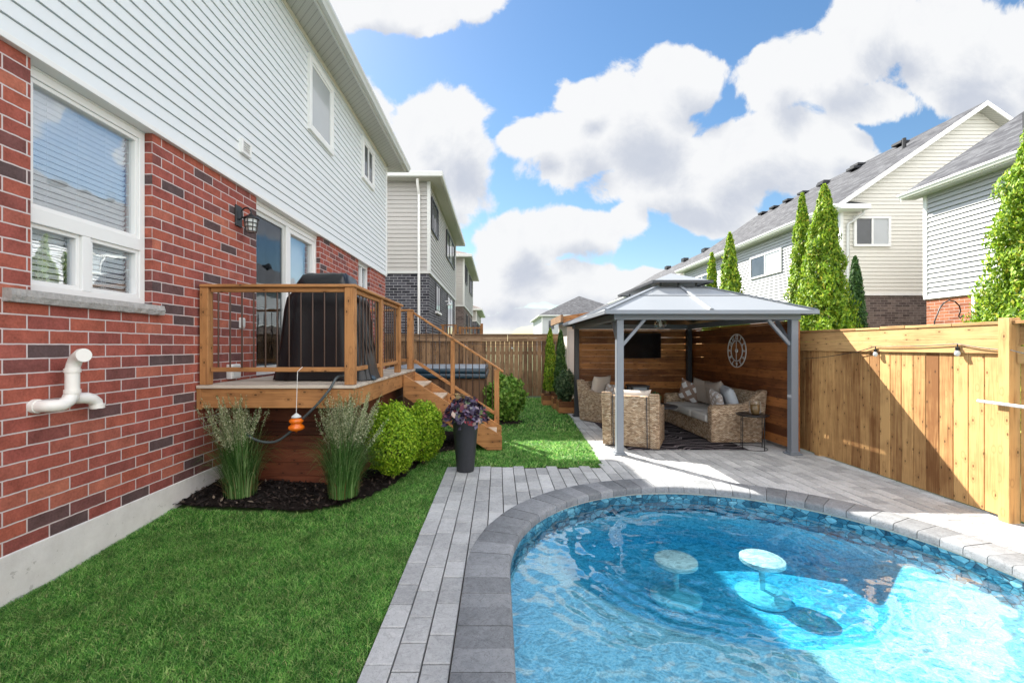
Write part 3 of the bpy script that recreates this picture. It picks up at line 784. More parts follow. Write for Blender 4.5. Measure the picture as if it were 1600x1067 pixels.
tr = MB(); tr.box(WX - T, WX + .045, HY0, HY1, ZB - .012, ZB + .030); tr.box(WX - .05, WX + .05, HY1 - .075, HY1 + .02, ZB + .03, ZE - .02)
tr.build('corner_trim', M['white'], house, bevel=.003)
EX = -2.47; EN = HY1 + .45
so = MB().box(WX + .0, EX - .06, HY0, EN - .06, ZE, ZE + .02); so.box(WX - 9, WX, HY1, EN - .06, ZE, ZE + .02)
so.build('soffit', M['soffit'], house)
ft = MB().box(WX + .003, WX + .05, HY0, HY1, ZE - .065, ZE - .002); ft.build('frieze_trim', M['cream_trim'], house)
def gutter(mb, axis, plane, sgn, a0, a1, z, d=.115, hgt=.13):
    Pf = face(axis, plane, sgn)
    pr = [(0, 0), (d * .62, 0), (d * .78, hgt * .35), (d, hgt * .62), (d, hgt), (d - .012, hgt), (d - .012, hgt * .7), (.01, .03), (.01, hgt), (0, hgt)]
    k = len(pr); vs = [Pf(a0, u, z + v) for u, v in pr] + [Pf(a1, u, z + v) for u, v in pr]
    fs = [(i, (i + 1) % k, (i + 1) % k + k, i + k) for i in range(k)] + [tuple(range(k)), tuple(range(2 * k - 1, k - 1, -1))]
    return mb.add(vs, fs)
gt = gutter(MB(), 0, EX - .045, 1, HY0, EN, ZE + .01); gutter(gt, 1, EN - .05, 1, WX - 9, EX, ZE + .01)
gt.build('gutter', M['gutter'], house)
MB().box(EX - .075, EX - .045, HY0, EN - .05, ZE - .02, ZE + .15).box(WX - 9, EX - .08, EN - .08, EN - .05, ZE - .02, ZE + .15).build('fascia', M['gutter'], house)
ap = -8.0; sl = .40
r = MB(); zr = ZE + .14 + sl * (EX - ap)
r.add([(EX + .01, HY0, ZE + .14), (EX + .01, EN, ZE + .14), (ap, EN - (EX - ap), zr), (ap, HY0, zr), (2 * ap - EX, HY0, ZE + .14), (2 * ap - EX, EN, ZE + .14)],
      [(0, 1, 2, 3), (1, 5, 2), (3, 2, 5, 4)])
r.build('roof', M['shingle'], house, recalc=False)

def slat_blind(mb, Pf, a0, a1, z0, z1, n, step=.042, tilt=.0150, depth=.016):
    z = z1
    while z > z0:
        p = [Pf(a0, n - depth / 2, z - tilt), Pf(a1, n - depth / 2, z - tilt), Pf(a1, n + depth / 2, z + tilt), Pf(a0, n + depth / 2, z + tilt)]
        mb.add(p, [(0, 1, 2, 3)]); z -= step
    for a in (a0 + .18, (a0 + a1) / 2, a1 - .18): fbox(mb, Pf, a - .002, a + .002, n - .002, n + .002, z0, z1)
    return mb
# ground-floor window
Pw = face(0, WX, 1)
a0, a1, z0, z1 = 2.783, 3.756, 1.905, 3.37
w = frame_box(MB(), Pw, a0, a1, z0, z1, -.14, -.062, .055)
fbox(w, Pw, a0 + .05, a1 - .05, -.135, -.056, 2.36, 2.46); fbox(w, Pw, 3.19, 3.255, -.135, -.058, z0 + .05, 2.36)
frame_box(w, Pw, a0 + .055, a1 - .055, 2.46, z1 - .055, -.13, -.075, .03); frame_box(w, Pw, a0 + .055, 3.19, z0 + .055, 2.36, -.13, -.08, .028); frame_box(w, Pw, 3.255, a1 - .055, z0 + .055, 2.36, -.13, -.07, .028)
fbox(w, Pw, a0, a1, -.2, -.06, z1, ZB - .014)
win = w.build('window', M['white'], house, bevel=.003); win['label'] = 'large white window with blinds and two small lower panes'
for (p0, p1, q0, q1) in ((a0 + .08, a1 - .08, 2.49, z1 - .08), (a0 + .08, 3.165, z0 + .08, 2.335), (3.28, a1 - .08, z0 + .08, 2.335)):
    fbox(MB(), Pw, p0, p1, -.115, -.108, q0, q1).build('pane', M['glass'], win)
    slat_blind(MB(), Pw, p0, p1, q0, q1, -.17).build('blind', M['blind'], win)
sill = MB()
nseg = 26; rows = []
for i in range(nseg + 1):
    y = 2.62 + (3.83 - 2.62) * i / nseg; rows.append([(WX - .10, y, 1.82), (WX + .05 + .012 * noise.noise(Vector((y * 17, 0, 1))), y, 1.822 + .008 * noise.noise(Vector((y * 14, 3, 1)))),
        (WX + .062 + .012 * noise.noise(Vector((y * 19, 5, 2))), y, 1.862), (WX + .05 + .008 * noise.noise(Vector((y * 23, 7, 2))), y, 1.903), (WX - .10, y, 1.908)])
vs = [p for r_ in rows for p in r_]; fs = []
for i in range(nseg):
    for j in range(5): fs.append((i * 5 + j, i * 5 + (j + 1) % 5, (i + 1) * 5 + (j + 1) % 5, (i + 1) * 5 + j))
fs += [(0, 1, 2, 3, 4), tuple(nseg * 5 + k for k in (4, 3, 2, 1, 0))]
sill.add(vs, fs); sill.build('sill', M['stone'], win)
# patio door
a0, a1, z0, z1 = 5.382, 7.296, 1.18, 3.34
w = frame_box(MB(), Pw, a0, a1, z0, z1, -.17, -.06, .06); fbox(w, Pw, a0, a1, -.2, -.05, z1, ZB - .014)
fbox(w, Pw, 6.27, 6.36, -.165, -.062, z0 + .06, z1 - .06); frame_box(w, Pw, 6.36, a1 - .06, z0 + .06, z1 - .06, -.15, -.075, .065)
door = w.build('patio_door', M['white'], house, bevel=.003); door['label'] = 'white sliding glass patio door with grey screen panel'
frame_box(MB(), Pw, a0 + .06, 6.26, z0 + .06, z1 - .06, -.12, -.085, .055).build('screen_frame', M['gutter'], door)
fbox(MB(), Pw, a0 + .11, 6.21, -.104, -.1, z0 + .11, z1 - .11).build('screen', M['mesh_screen'], door)
fbox(MB(), Pw, a0 + .07, 6.27, -.150, -.142, z0 + .07, z1 - .07).build('pane', M['glass'], door)
fbox(MB(), Pw, 6.42, a1 - .12, -.125, -.117, z0 + .12, z1 - .12).build('pane', M['glass'], door)
mb = MB(); y = a0 + .08
while y < a1 - .1:
    if y > 6.35 or y < 5.98: mb.add([Pw(y, -.30, z0), Pw(y + .10, -.25, z0), Pw(y + .10, -.25, z1), Pw(y, -.30, z1)], [(0, 1, 2, 3)])
    y += .098
mb.build('blind', M['pale_interior'], door)
B(WX - .075, WX - .045, 6.29, 6.33, 2.1, 2.32).build('handle', M['white'], door, bevel=.006)
# small ground-floor window
a0, a1, z0, z1 = 9.313, 10.147, 2.37, 3.37
w = frame_box(MB(), Pw, a0, a1, z0, z1, -.14, -.06, .05); fbox(w, Pw, a0, a1, -.2, -.05, z1, ZB - .014); fbox(w, Pw, 9.72, 9.77, -.13, -.065, z0 + .05, z1 - .05)
w2 = w.build('window', M['white'], house, bevel=.003); w2['label'] = 'small white kitchen window beyond the patio door'
fbox(MB(), Pw, a0 + .05, a1 - .05, -.115, -.108, z0 + .05, z1 - .05).build('pane', M['glass'], w2)
slat_blind(MB(), Pw, a0 + .05, a1 - .05, z0 + .05, z1 - .05, -.16).build('blind', M['blind'], w2)
# upper windows: frames proud of the siding, with a dark room behind the pane
Ps = face(0, WX + .024, 1)
def upper(a0, a1, z0, z1, mull, label):
    mb = frame_box(MB(), Ps, a0, a1, z0, z1, 0, .055, .085); frame_box(mb, Ps, a0 + .085, a1 - .085, z0 + .085, z1 - .085, 0, .04, .035)
    if mull: fbox(mb, Ps, (a0 + a1) / 2 - .025, (a0 + a1) / 2 + .025, .0, .043, z0 + .1, z1 - .1)
    f = mb.build('window', M['white'], house, bevel=.003); f['label'] = label
    fbox(MB(), Ps, a0 + .11, a1 - .11, .005, .0245, z0 + .11, z1 - .11).build('pane', M['paleglass'] if not mull else M['darkglass'], f)
upper(6.74, 7.73, 4.92, 6.10, 0, 'taller upper window with a pale blind')
upper(9.42, 10.28, 5.20, 6.11, 1, 'smaller two-pane upper window near the far corner')
v = frame_box(MB(), Ps, 4.96, 5.15, 3.765, 3.925, 0, .05, .025); fbox(v, Ps, 4.98, 5.13, .0, .018, 3.79, 3.9)
for k in range(4): fbox(v, Ps, 4.985, 5.125, .018, .045, 3.798 + k * .026, 3.806 + k * .026)
v.build('vent_cover', M['white'], house, bevel=.002)

# wall-mounted items
t = thing('vent_pipe', 'white plastic furnace vent pipe with elbows on the brick wall', 'pipe', (WX, 2.95, 1.2))
def arc(c, r, u, v, a0, a1, n=7):
    c, u, v = Vector(c), Vector(u), Vector(v)
    return [c + (u * math.cos(R(a0 + (a1 - a0) * i / n)) + v * math.sin(R(a0 + (a1 - a0) * i / n))) * r for i in range(n + 1)]
rad = .039
xw = WX
# intake: out of the wall, along +Y and up, then over towards the yard
p1 = [(xw - .02, 2.80, 1.165), (xw + .06, 2.80, 1.165)] + arc((xw + .06, 2.86, 1.165), .06, (0, -1, 0), (1, 0, 0), 0, 90, 6)[1:] 
p1 += [(xw + .12, 2.87, 1.17), (xw + .122, 2.90, 1.185), (xw + .12, 2.925, 1.215), (xw + .12, 2.93, 1.25), (xw + .12, 2.93, 1.40), (xw + .125, 2.935, 1.43), (xw + .145, 2.93, 1.465), (xw + .185, 2.915, 1.487), (xw + .225, 2.90, 1.49)]
pm = MB().tube(p1, rad, 18)
for (a, b) in (((xw + .12, 2.93, 1.375), (xw + .12, 2.93, 1.40)), ((xw + .12, 2.93, 1.235), (xw + .12, 2.93, 1.26)), ((xw + .0, 2.80, 1.165), (xw + .03, 2.80, 1.165)), ((xw + .20, 2.909, 1.489), (xw + .228, 2.899, 1.491))): pm.tube([a, b], rad + .006, 18)
pm.build('intake_pipe', M['pvc'], t, smooth=35)
p2 = [(xw - .02, 3.02, 1.19), (xw + .05, 3.02, 1.19), (xw + .075, 3.03, 1.19), (xw + .09, 3.06, 1.188), (xw + .092, 3.10, 1.175), (xw + .092, 3.13, 1.15), (xw + .092, 3.14, 1.11)]
pm = MB().tube(p2, rad, 18); pm.tube([(xw + .092, 3.14, 1.135), (xw + .092, 3.14, 1.105)], rad + .006, 18); pm.tube([(xw, 3.02, 1.19), (xw + .03, 3.02, 1.19)], rad + .006, 18)
pm.build('exhaust_pipe', M['pvc'], t, smooth=35)

t = thing('wall_lantern', 'black caged coach lantern on the brick beside the patio door', 'wall light', (WX, 5.0, 2.95))
B(WX, WX + .02, 4.93, 5.05, 2.92, 3.16).build('backplate', M['black'], t, bevel=.006)
MB().tube([(WX + .02, 4.99, 3.0), (WX + .05, 4.99, 3.02)] + arc((WX + .10, 4.99, 3.08), .055, (-1, 0, 0), (0, 0, 1), -20, 180, 8) + [(WX + .155, 4.99, 3.05)], .009, 8).build('arm', M['black'], t, smooth=60)
cx, cy = WX + .155, 4.99
cage = MB().lathe([(.012, 3.07), (.03, 3.05), (.085, 3.015), (.088, 3.005), (.06, 3.003)], (cx, cy, 0), 12)
for k in range(8):
    a = 2 * math.pi * k / 8; cage.tube([(cx + .075 * math.cos(a), cy + .075 * math.sin(a), 3.0), (cx + .058 * math.cos(a), cy + .058 * math.sin(a), 2.86)], .005, 5)
for z, q in ((2.955, .070), (2.91, .064), (2.862, .058)):
    cage.tube([(cx + q * math.cos(2 * math.pi * k / 12), cy + q * math.sin(2 * math.pi * k / 12), z) for k in range(13)], .005, 5)
cage.build('cage', M['black'], t, smooth=50)
MB().lathe([(.045, 2.865), (.058, 2.93), (.062, 3.0)], (cx, cy, 0), 14).build('lamp_glass', M['lampglass'], t, smooth=60)
def wallbox(y0, y1, z0, z1, d, label):
    t = thing('outlet_box', label, 'outlet box', (WX, (y0 + y1) / 2, z0))
    B(WX, WX + d, y0, y1, z0, z1).build('housing', M['white'], t, bevel=.005)
    B(WX + d, WX + d + .012, y0 + .015, y1 - .015, z0 + .015, z1 - .015).build('cover', M['gutter'], t, bevel=.003)
wallbox(5.01, 5.09, 1.76, 1.88, .03, 'small grey weatherproof box on the brick, midway up behind the railing')
wallbox(4.78, 4.95, 1.19, 1.35, .06, 'larger white outlet box on the brick just above the deck floor')

# ------------------------------------------------------------------ deck and stairs
DX, DY0, DY1, DZ = -1.425, 4.30, 7.42, 1.165
deck = thing('wooden_deck', 'raised cedar-stained deck with black balusters and stairs at the patio door', 'deck', (-2.2, 5.8, 0))
db = MB(); y = DY0 - .02
while y < DY1:
    db.box(WX + .015, DX + .02, y, min(y + .136, DY1), DZ - .03, DZ + random.uniform(-.001, .001)); y += .141
db.build('deck_boards', M['deckboard'], deck, bevel=.003)
B(WX + .02, DX, DY0, DY0 + .04, DZ - .225, DZ - .034).build('rim_joist', M['deck_x'], deck, bevel=.004)
B(DX - .04, DX, DY0 + .043, DY1, DZ - .225, DZ - .034).build('rim_joist', M['deck_y'], deck, bevel=.004)
B(WX + .02, DX - .043, DY1 - .04, DY1, DZ - .225, DZ - .034).build('rim_joist', M['deck_x'], deck, bevel=.004)
B(WX + .012, WX + .06, DY0 - .012, DY0 + .05, DZ - .24, DZ - .03).build('corner_block', M['deck_z'], deck, bevel=.004)
sk = MB(); z = .0
while z < DZ - .24:
    sk.box(WX + .02, -1.62, 4.72, 4.745, z, min(z + .143, DZ - .23)); z += .147
sk.build('skirting', M['skirt'], deck, bevel=.003)
sk = MB(); z = .0
while z < DZ - .24:
    sk.box(-1.62, -1.595, 4.72, DY1 - .1, z, min(z + .143, DZ - .23)); z += .147
sk.build('skirting', M['skirt'], deck, bevel=.003)
RT = 2.165
def post(x, y, z0, z1, w=.085, parent=deck, m='deck_z'):
    B(x - w / 2, x + w / 2, y - w / 2, y + w / 2, z0, z1).build('post', M[m], parent, bevel=.005)
post(WX + .065, DY0 + .06, DZ + .002, RT - .03); post(DX - .05, DY0 + .06, DZ + .002, RT - .03, .095)
post(DX - .05, 5.40, DZ + .002, RT - .03); post(DX - .05, 6.40, DZ + .002, RT - .03); post(DX - .05, 7.30, DZ + .002, RT - .03)
B(WX + .03, DX + .02, DY0 + .0, DY0 + .125, RT - .03, RT).build('top_rail', M['deck_x'], deck, bevel=.006)
B(DX - .11, DX + .018, DY0 + .127, 6.49, RT - .03, RT).build('top_rail', M['deck_y'], deck, bevel=.006)
B(WX + .12, DX - .1, DY0 + .04, DY0 + .08, RT - .075, RT - .033).build('rail', M['deck_x'], deck, bevel=.004)
B(WX + .12, DX - .1, DY0 + .04, DY0 + .08, DZ + .13, DZ + .175).build('bottom_rail', M['deck_x'], deck, bevel=.004)
for a, b in ((DY0 + .115, 5.355), (5.445, 6.355)):
    B(DX - .07, DX - .03, a, b, RT - .075, RT - .033).build('rail', M['deck_y'], deck, bevel=.004)
    B(DX - .07, DX - .03, a, b, DZ + .13, DZ + .175).build('bottom_rail', M['deck_y'], deck, bevel=.004)
B(WX + .03, DX + .01, 7.245, 7.36, RT - .03, RT).build('top_rail', M['deck_x'], deck, bevel=.006)
B(WX + .03, DX - .1, 7.28, 7.32, DZ + .13, DZ + .175).build('bottom_rail', M['deck_x'], deck, bevel=.004)
bal0 = MB().tube([(0, 0, 0), (0, 0, .79)], .0082, 8).build('baluster', M['bronze_bal'], deck, world=False, smooth=60)
bal0['_t'] = 0; first = [True]
def baluster(x, y, z, h=.79):
    o = bal0 if first[0] else bal0.copy()
    if not first[0]: COL.objects.link(o)
    first[0] = False
    o.parent = deck; o.location = MW[deck.name].inverted() @ Vector((x, y, z)); o.scale = (1, 1, h / .79)
del bal0['_t']
for k in range(11): baluster(WX + .185 + k * .118, DY0 + .06, DZ + .165)
for k in range(8): baluster(DX - .05, DY0 + .22 + k * .119, DZ + .165)
for k in range(7): baluster(DX - .05, 5.54 + k * .119, DZ + .165)
for k in range(12): baluster(WX + .14 + k * .118, 7.30, DZ + .165)
# stairs descend to +X between Y 6.52 and 7.34
SY0, SY1 = 6.50, 7.32; n = 6; rise = (DZ) / n; run = .275
SX = DX + .01
for yy, nm in ((SY0, 0), (SY1, 1)):
    sl_ = rise / run
    poly = [(SX, DZ - .02), (SX + .03, DZ - .02)] + [(SX + .03 + run * 5 + .10, DZ - .02 - (run * 5 + .10) * sl_ + .0)] 
    xe = SX + run * 5 + .10
    poly = [(SX, DZ - .035), (xe, max(.10, DZ - .035 - (xe - SX) * sl_ + .12)), (xe, .0), (xe - .22, .0), (SX, DZ - .36)]
    MB().prism(poly, 1, yy, yy + .04).build('stringer', M['deck_x'], deck, bevel=.004)
for i in range(1, n):
    zt = DZ - rise * i; x0 = SX + run * (i - 1)
    B(x0 + .005, x0 + run + .02, SY0 - (.0) + .043, SY1 - .003, zt - .032, zt).build('tread', M['tread'], deck, bevel=.004)
    B(x0 - .0, x0 + .02, SY0 + .045, SY1 - .005, zt + .002, zt + rise - .036).build('riser', M['deck_y'], deck)
xe = SX + run * 5 + .1
post(xe - .08, SY1 + .085, .0, .20 + 1.0 - .045, .085); xm = SX + run * 2.35
hz = lambda x: RT - .02 - (x - (DX - .05)) * rise / run * 0.93
post(xm, SY1 + .085, DZ - rise * 3.3, hz(xm) - .02, .07)
B(DX - .09, DX - .01, 7.36, 7.44, DZ - .2, RT - .03).build('post', M['deck_z'], deck, bevel=.005)
x0, x1 = DX - .09, xe + .03
MB().bar((x0, SY1 + .085, hz(x0)), (x1, SY1 + .085, hz(x1)), .11, .032).build('handrail', M['deck_x'], deck, bevel=.005)
lo = lambda x: hz(x) - .80
MB().bar((DX, SY1 + .085, lo(DX)), (xe - .12, SY1 + .085, lo(xe - .12)), .04, .05).build('bottom_rail', M['deck_x'], deck, bevel=.004)
xq = DX + .09
while xq < xe - .15:
    if abs(xq - xm) > .06: baluster(xq, SY1 + .085, lo(xq), hz(xq) - lo(xq))
    xq += .113

# grill under a cover
g = thing('covered_barbecue', 'barbecue under a fitted black cover standing on the deck', 'barbecue', (-1.99, 5.08, DZ))
secs = [(DZ + .01, .545, .30, 0), (DZ + .12, .515, .295, 0), (DZ + .45, .47, .29, 0), (DZ + .80, .425, .285, 0), (DZ + .93, .40, .28, 0), (DZ + 1.02, .33, .26, .0), (DZ + 1.10, .30, .25, .0), (DZ + 1.19, .265, .21, .03), (DZ + 1.225, .22, .14, .04), (DZ + 1.23, .02, .01, .04)]
N = 64; vs = []; fs = []
for si, (z, a, b, oy) in enumerate(secs):
    for k in range(N):
        th = 2 * math.pi * k / N; c, s_ = math.cos(th), math.sin(th); e = .35
        px = a * math.copysign(abs(c) ** e, c); py = b * math.copysign(abs(s_) ** e, s_)
        fold = 1 + (.05 if si < 6 else .02) * noise.noise(Vector((c * 3.5, s_ * 3.5, z * 1.5))) + (.05 * noise.noise(Vector((c * 9, s_ * 9, z * .8))) if si < 5 else 0)
        vs.append((-1.97 + px * fold, 5.08 + oy + py * fold, z + .012 * noise.noise(Vector((c * 3, s_ * 3, z * 4)))))
for j in range(len(secs) - 1):
    for k in range(N): fs.append((j * N + k, j * N + (k + 1) % N, (j + 1) * N + (k + 1) % N, (j + 1) * N + k))
fs.append(tuple((len(secs) - 1) * N + k for k in range(N)))
MB().add(vs, fs).build('cover', M['vinyl_black'], g, smooth=60)
MB().lathe([(.001, 0), (.055, 0), (.055, .03), (.001, .03)], (0, 0, 0), 14)
for dx in (-.38, .38):
    mb = MB().tube([(-1.97 + dx, 4.92, DZ + .045), (-1.97 + dx, 4.96, DZ + .045)], .04, 14); mb.build('wheel', M['black'], g, smooth=40)
sh = thing('garden_clog', 'dark rubber clog at the deck edge beside the barbecue', 'shoe', (-1.52, 5.05, DZ))
vs = []; fs = []; N = 16
for i, (t_, w_, hh) in enumerate(((0, .02, .03), (.05, .045, .06), (.12, .05, .075), (.2, .045, .06), (.25, .035, .045), (.28, .01, .02))):
    for k in range(N):
        a = 2 * math.pi * k / N; vs.append((-1.60 + t_ * .8, 5.0 - t_ * .3 + w_ * math.cos(a), DZ + .003 + max(0, hh * (.45 + .55 * math.sin(a)))))
for j in range(5):
    for k in range(N): fs.append((j * N + k, j * N + (k + 1) % N, (j + 1) * N + (k + 1) % N, (j + 1) * N + k))
fs += [tuple(range(N - 1, -1, -1)), tuple(5 * N + k for k in range(N))]
MB().add(vs, fs).build('upper', M['spa_cover'], sh, smooth=60)

# hanging amber feeder and gas hose
t = thing('hanging_feeder', 'amber glass feeder hanging on a string below the deck rail', 'feeder', (-1.955, 4.22, .78))
cx, cy = -1.955, 4.22
MB().tube([(cx + .015, DY0 + .02, DZ + .18), (cx + .012, cy, DZ + .14), (cx, cy, .90)], .0028, 6).build('string', M['white'], t)
MB().lathe([(.005, .905), (.028, .885), (.045, .872), (.045, .862), (.02, .860)], (cx, cy, 0), 20).build('cap', M['lampglass'], t, smooth=50)
MB().lathe([(.02, .858), (.05, .85), (.066, .835), (.064, .815), (.048, .803), (.05, .795), (.074, .775), (.076, .755), (.055, .738), (.02, .73), (.004, .715)], (cx, cy, 0), 24).build('glass_body', M['amber'], t, smooth=60)
hp = [(-1.62, 4.75, DZ + .06), (-1.60, 4.35, DZ + .08), (-1.64, 4.25, DZ - .03), (-1.74, 4.22, 1.0), (-1.86, 4.22, .88), (-1.95, 4.25, .80), (-2.05, 4.27, .70), (-2.2, 4.28, .61), (-2.38, 4.28, .63), (-2.55, 4.30, .74), (-2.6, 4.32, .8)]
sp = []
for i in range(len(hp) - 1):
    p0, p1_, p2_, p3 = [Vector(hp[max(0, min(len(hp) - 1, i + q))]) for q in (-1, 0, 1, 2)]
    for k in range(5):
        u = k / 5; sp.append(.5 * ((2 * p1_) + (p2_ - p0) * u + (2 * p0 - 5 * p1_ + 4 * p2_ - p3) * u * u + (-p0 + 3 * p1_ - 3 * p2_ + p3) * u ** 3))
tag(MB().tube(sp, .0125, 8).build('gas_hose', M['hose'], None, smooth=60), 'grey rubber gas hose drooping from the deck edge over the skirting', 'hose')

# ------------------------------------------------------------------ planting
def ornamental(x, y, z, hgt, lean, label, nb=1000, nplume=105):
    t = thing('ornamental_grass', label, 'plant', (x, y, z), 0, 'feather reed grasses below the deck')
    V = []; Q = []; vi = 0; K = 8
    for i in range(nb):
        a = random.uniform(0, 2 * math.pi); L = hgt * random.uniform(.40, .98); sp = random.random() ** 1.3; out_ = (.06 + .62 * sp) * L
        w = random.uniform(.0028, .006); d = Vector((math.cos(a), math.sin(a), 0)); b = Vector((x, y, z)) + d * random.uniform(0, .15) ; sd_ = Vector((-d.y, d.x, 0)) * w
        for k in range(K):
            u = k / (K - 1); p = b + d * out_ * u ** 1.7 * .75 + Vector((lean[0], lean[1], 0)) * u ** 1.6 * .6 + Vector((0, 0, L * (u - (.12 + .42 * sp) * u ** 3)))
            ww = (1 - u * .92) * (.6 + .4 * min(1, u * 4)); V += [p - sd_ * ww, p + sd_ * ww]
            if k < K - 1: Q.append((vi + 2 * k, vi + 2 * k + 1, vi + 2 * k + 3, vi + 2 * k + 2))
        vi += 2 * K
    np_mesh('blades', np.array(V), [np.array(Q)], M['reed'], t)
    n = 240; an = rng.uniform(0, 2 * np.pi, n); rr = rng.uniform(0, .12, n); P = np.column_stack([x + rr * np.cos(an), y + rr * np.sin(an), np.full(n, z - .01)]); l = np.column_stack([np.cos(an), np.sin(an)]) * rng.uniform(.02, .14, (n, 1))
    blades('dry_base', P, rng.uniform(.08, .26, n), np.full(n, .006), l, M['straw'], t)
    C = []; D = []; st = MB()
    for i in range(nplume):
        a = random.uniform(0, 2 * math.pi); L = hgt * random.uniform(.70, 1.06); o = random.uniform(.03, .30); b = Vector((x + random.gauss(0, .04), y + random.gauss(0, .04), z))
        d = Vector((math.cos(a) * o + lean[0], math.sin(a) * o + lean[1], 0)); pts = [b + d * (u ** 1.5) + Vector((0, 0, L * u)) for u in (0, .35, .7, 1)]
        st.tube(pts, .0014, 3, False)
        for k in range(95):
            u = random.triangular(.62, 1.02, .82); c = b + d * u ** 1.5 + Vector((0, 0, L * u)); s_ = .011 * (1.2 - abs(u - .82) * 5)
            C.append((c.x + random.gauss(0, max(s_, .002)), c.y + random.gauss(0, max(s_, .002)), c.z + random.gauss(0, .01)))
    st.build('stems', M['reed'], t, recalc=False); leaves('seed_heads', np.array(C), .0072, M['plume'], t, 2.4)
ornamental(-2.52, 4.27, .10, .95, (-.03, -.05), 'feathery reed grass clump in the corner by the brick wall')
ornamental(-1.52, 4.28, .09, .98, (.07, -.04), 'feathery reed grass clump below the deck corner, beside the round bush', 1200, 135)

def round_bush(name, x, y, z, rx, rz, n, size, mat, label, cat='shrub', grp=None, lump=.07):
    t = thing(name, label, cat, (x, y, z), 0, grp)
    d = rng.normal(size=(n, 3)); d /= np.linalg.norm(d, axis=1, keepdims=True)
    rr = np.array([1 + lump * noise.noise(Vector(v * 2.2 + np.array([x, y, 0]))) * 2 + 1.0 * lump * noise.noise(Vector(v * 8)) for v in d])
    rr = rr + rng.exponential(.028, n) * (rng.random(n) < .35); depth = rng.uniform(.50, 1.0, n) ** .45
    C = d * (rr * depth)[:, None] * np.array([rx, rx, rz / 2]) + np.array([x, y, z + rz / 2 + .02])
    C[:, 2] = np.maximum(C[:, 2], z + .02)
    leaves('crown', C, size, mat, t, 1.5, d, 1.1)
    b = MB()
    for k in range(6):
        a = k * 1.05; b.tube([(x, y, z - .02), (x + .3 * rx * math.cos(a), y + .3 * rx * math.sin(a), z + rz * .35), (x + .6 * rx * math.cos(a), y + .6 * rx * math.sin(a), z + rz * .65)], [.02, .013, .005], 6)
    b.build('trunk', M['bark'], t, smooth=60)
round_bush('boxwood_bush', -1.20, 4.98, .06, .30, .83, 14000, .019, M['box'], 'bright green rounded bush in front, next to the reed grass', 'shrub', 'rounded bushes beside the deck')
round_bush('boxwood_bush', -.98, 5.72, .03, .27, .78, 9000, .022, M['box'], 'green rounded bush standing behind the brighter one by the deck', 'shrub', 'rounded bushes beside the deck')
round_bush('leafy_shrub', .14, 9.0, .0, .37, .92, 5200, .05, M['shrub'], 'loose green shrub on the lawn between the stairs and hot tub', lump=.25)

def conifer(name, x, y, z, hgt, rad, n, size, mat, label, grp=None, power=.8):
    t = thing(name, label, 'tree', (x, y, z), 0, grp)
    u = rng.beta(1.0, 1.25, n); th = rng.uniform(0, 2 * np.pi, n)
    prof_ = rad * np.minimum(1.0, (1 - u) ** power * 1.12) * np.minimum(1, .72 + u * 3.5)
    so_ = random.uniform(0, 50)
    lum = np.array([1 + .42 * noise.noise(Vector((math.cos(a) * 1.6 + so_, math.sin(a) * 1.6, b * hgt * 2.6))) + .28 * noise.noise(Vector((math.cos(a) * 5, math.sin(a) * 5 + so_, b * hgt * 7))) for a, b in zip(th, u)])
    dep = rng.uniform(.30, 1.0, n) ** .5
    r_ = prof_ * lum * dep + .01
    C = np.column_stack([x + r_ * np.cos(th), y + r_ * np.sin(th), z + .06 + u * (hgt - .06) + .05 * dep])
    nr = np.column_stack([np.cos(th), np.sin(th), np.full(n, .35)])
    a = nr + rng.normal(size=(n, 3)) * .55; a /= np.linalg.norm(a, axis=1, keepdims=True)
    up = np.column_stack([np.cos(th) * .5, np.sin(th) * .5, np.ones(n)]) + rng.normal(size=(n, 3)) * .35
    up -= a * (a * up).sum(1, keepdims=True); up /= np.linalg.norm(up, axis=1, keepdims=True); sd_ = np.cross(a, up)
    s = size * rng.uniform(.6, 1.3, size=(n, 1))
    V = np.stack([C - up * s, C + sd_ * s * .42, C + up * s, C - sd_ * s * .42], 1).reshape(-1, 3)
    np_mesh('crown', V, [np.arange(4 * n).reshape(n, 4)], mat, t)
    MB().tube([(x, y, z), (x, y, z + hgt * .5), (x, y, z + hgt * .9)], [rad * .14, rad * .09, .01], 8).build('trunk', M['bark'], t, smooth=60)
G = 'cedars beyond the right fence'
conifer('cedar_tree', 7.0, 5.55, 0, 4.6, .80, 62000, .032, M['cedar'], 'biggest bright cedar at the right edge, before the near white house', G, .62)
conifer('cedar_tree', 6.75, 9.00, 0, 4.85, .62, 40000, .036, M['cedar'], 'tall full cedar, middle of the three beside the gazebo corner', G, .7)
conifer('cedar_tree', 6.75, 9.65, 0, 4.90, .42, 24000, .036, M['cedar'], 'slim tall cedar, leftmost of the three beside the gazebo corner', G, .7)
conifer('cedar_tree', 7.55, 9.20, 0, 3.40, .34, 18000, .036, M['dcedar'], 'short dark cedar, rightmost of the three before the brown brick', G, .7)
conifer('cedar_tree', 6.45, 12.1, 0, 4.65, .50, 14000, .058, M['cedar'], 'taller cedar of the pair rising above the gazebo roof', G, .7)
conifer('cedar_tree', 6.20, 12.6, 0, 4.20, .36, 10000, .058, M['cedar'], 'lower cedar of the pair rising above the gazebo roof', G, .7)
conifer('cedar_tree', 1.58, 10.95, .28, 1.62, .17, 7000, .035, M['dcedar'], 'slim young cedar in the box nearest the gazebo post', 'young cedars in planter boxes', .6)
conifer('cedar_tree', 1.40, 11.65, .28, 1.70, .18, 7000, .035, M['cedar'], 'slim young cedar in the planter box against the back fence', 'young cedars in planter boxes', .6)
t = round_bush('spiky_shrub', 1.60, 10.25, .25, .21, .70, 4200, .040, M['bluegrass'], 'blue-green fine-leaved shrub in the box by the gazebo post', lump=.3)
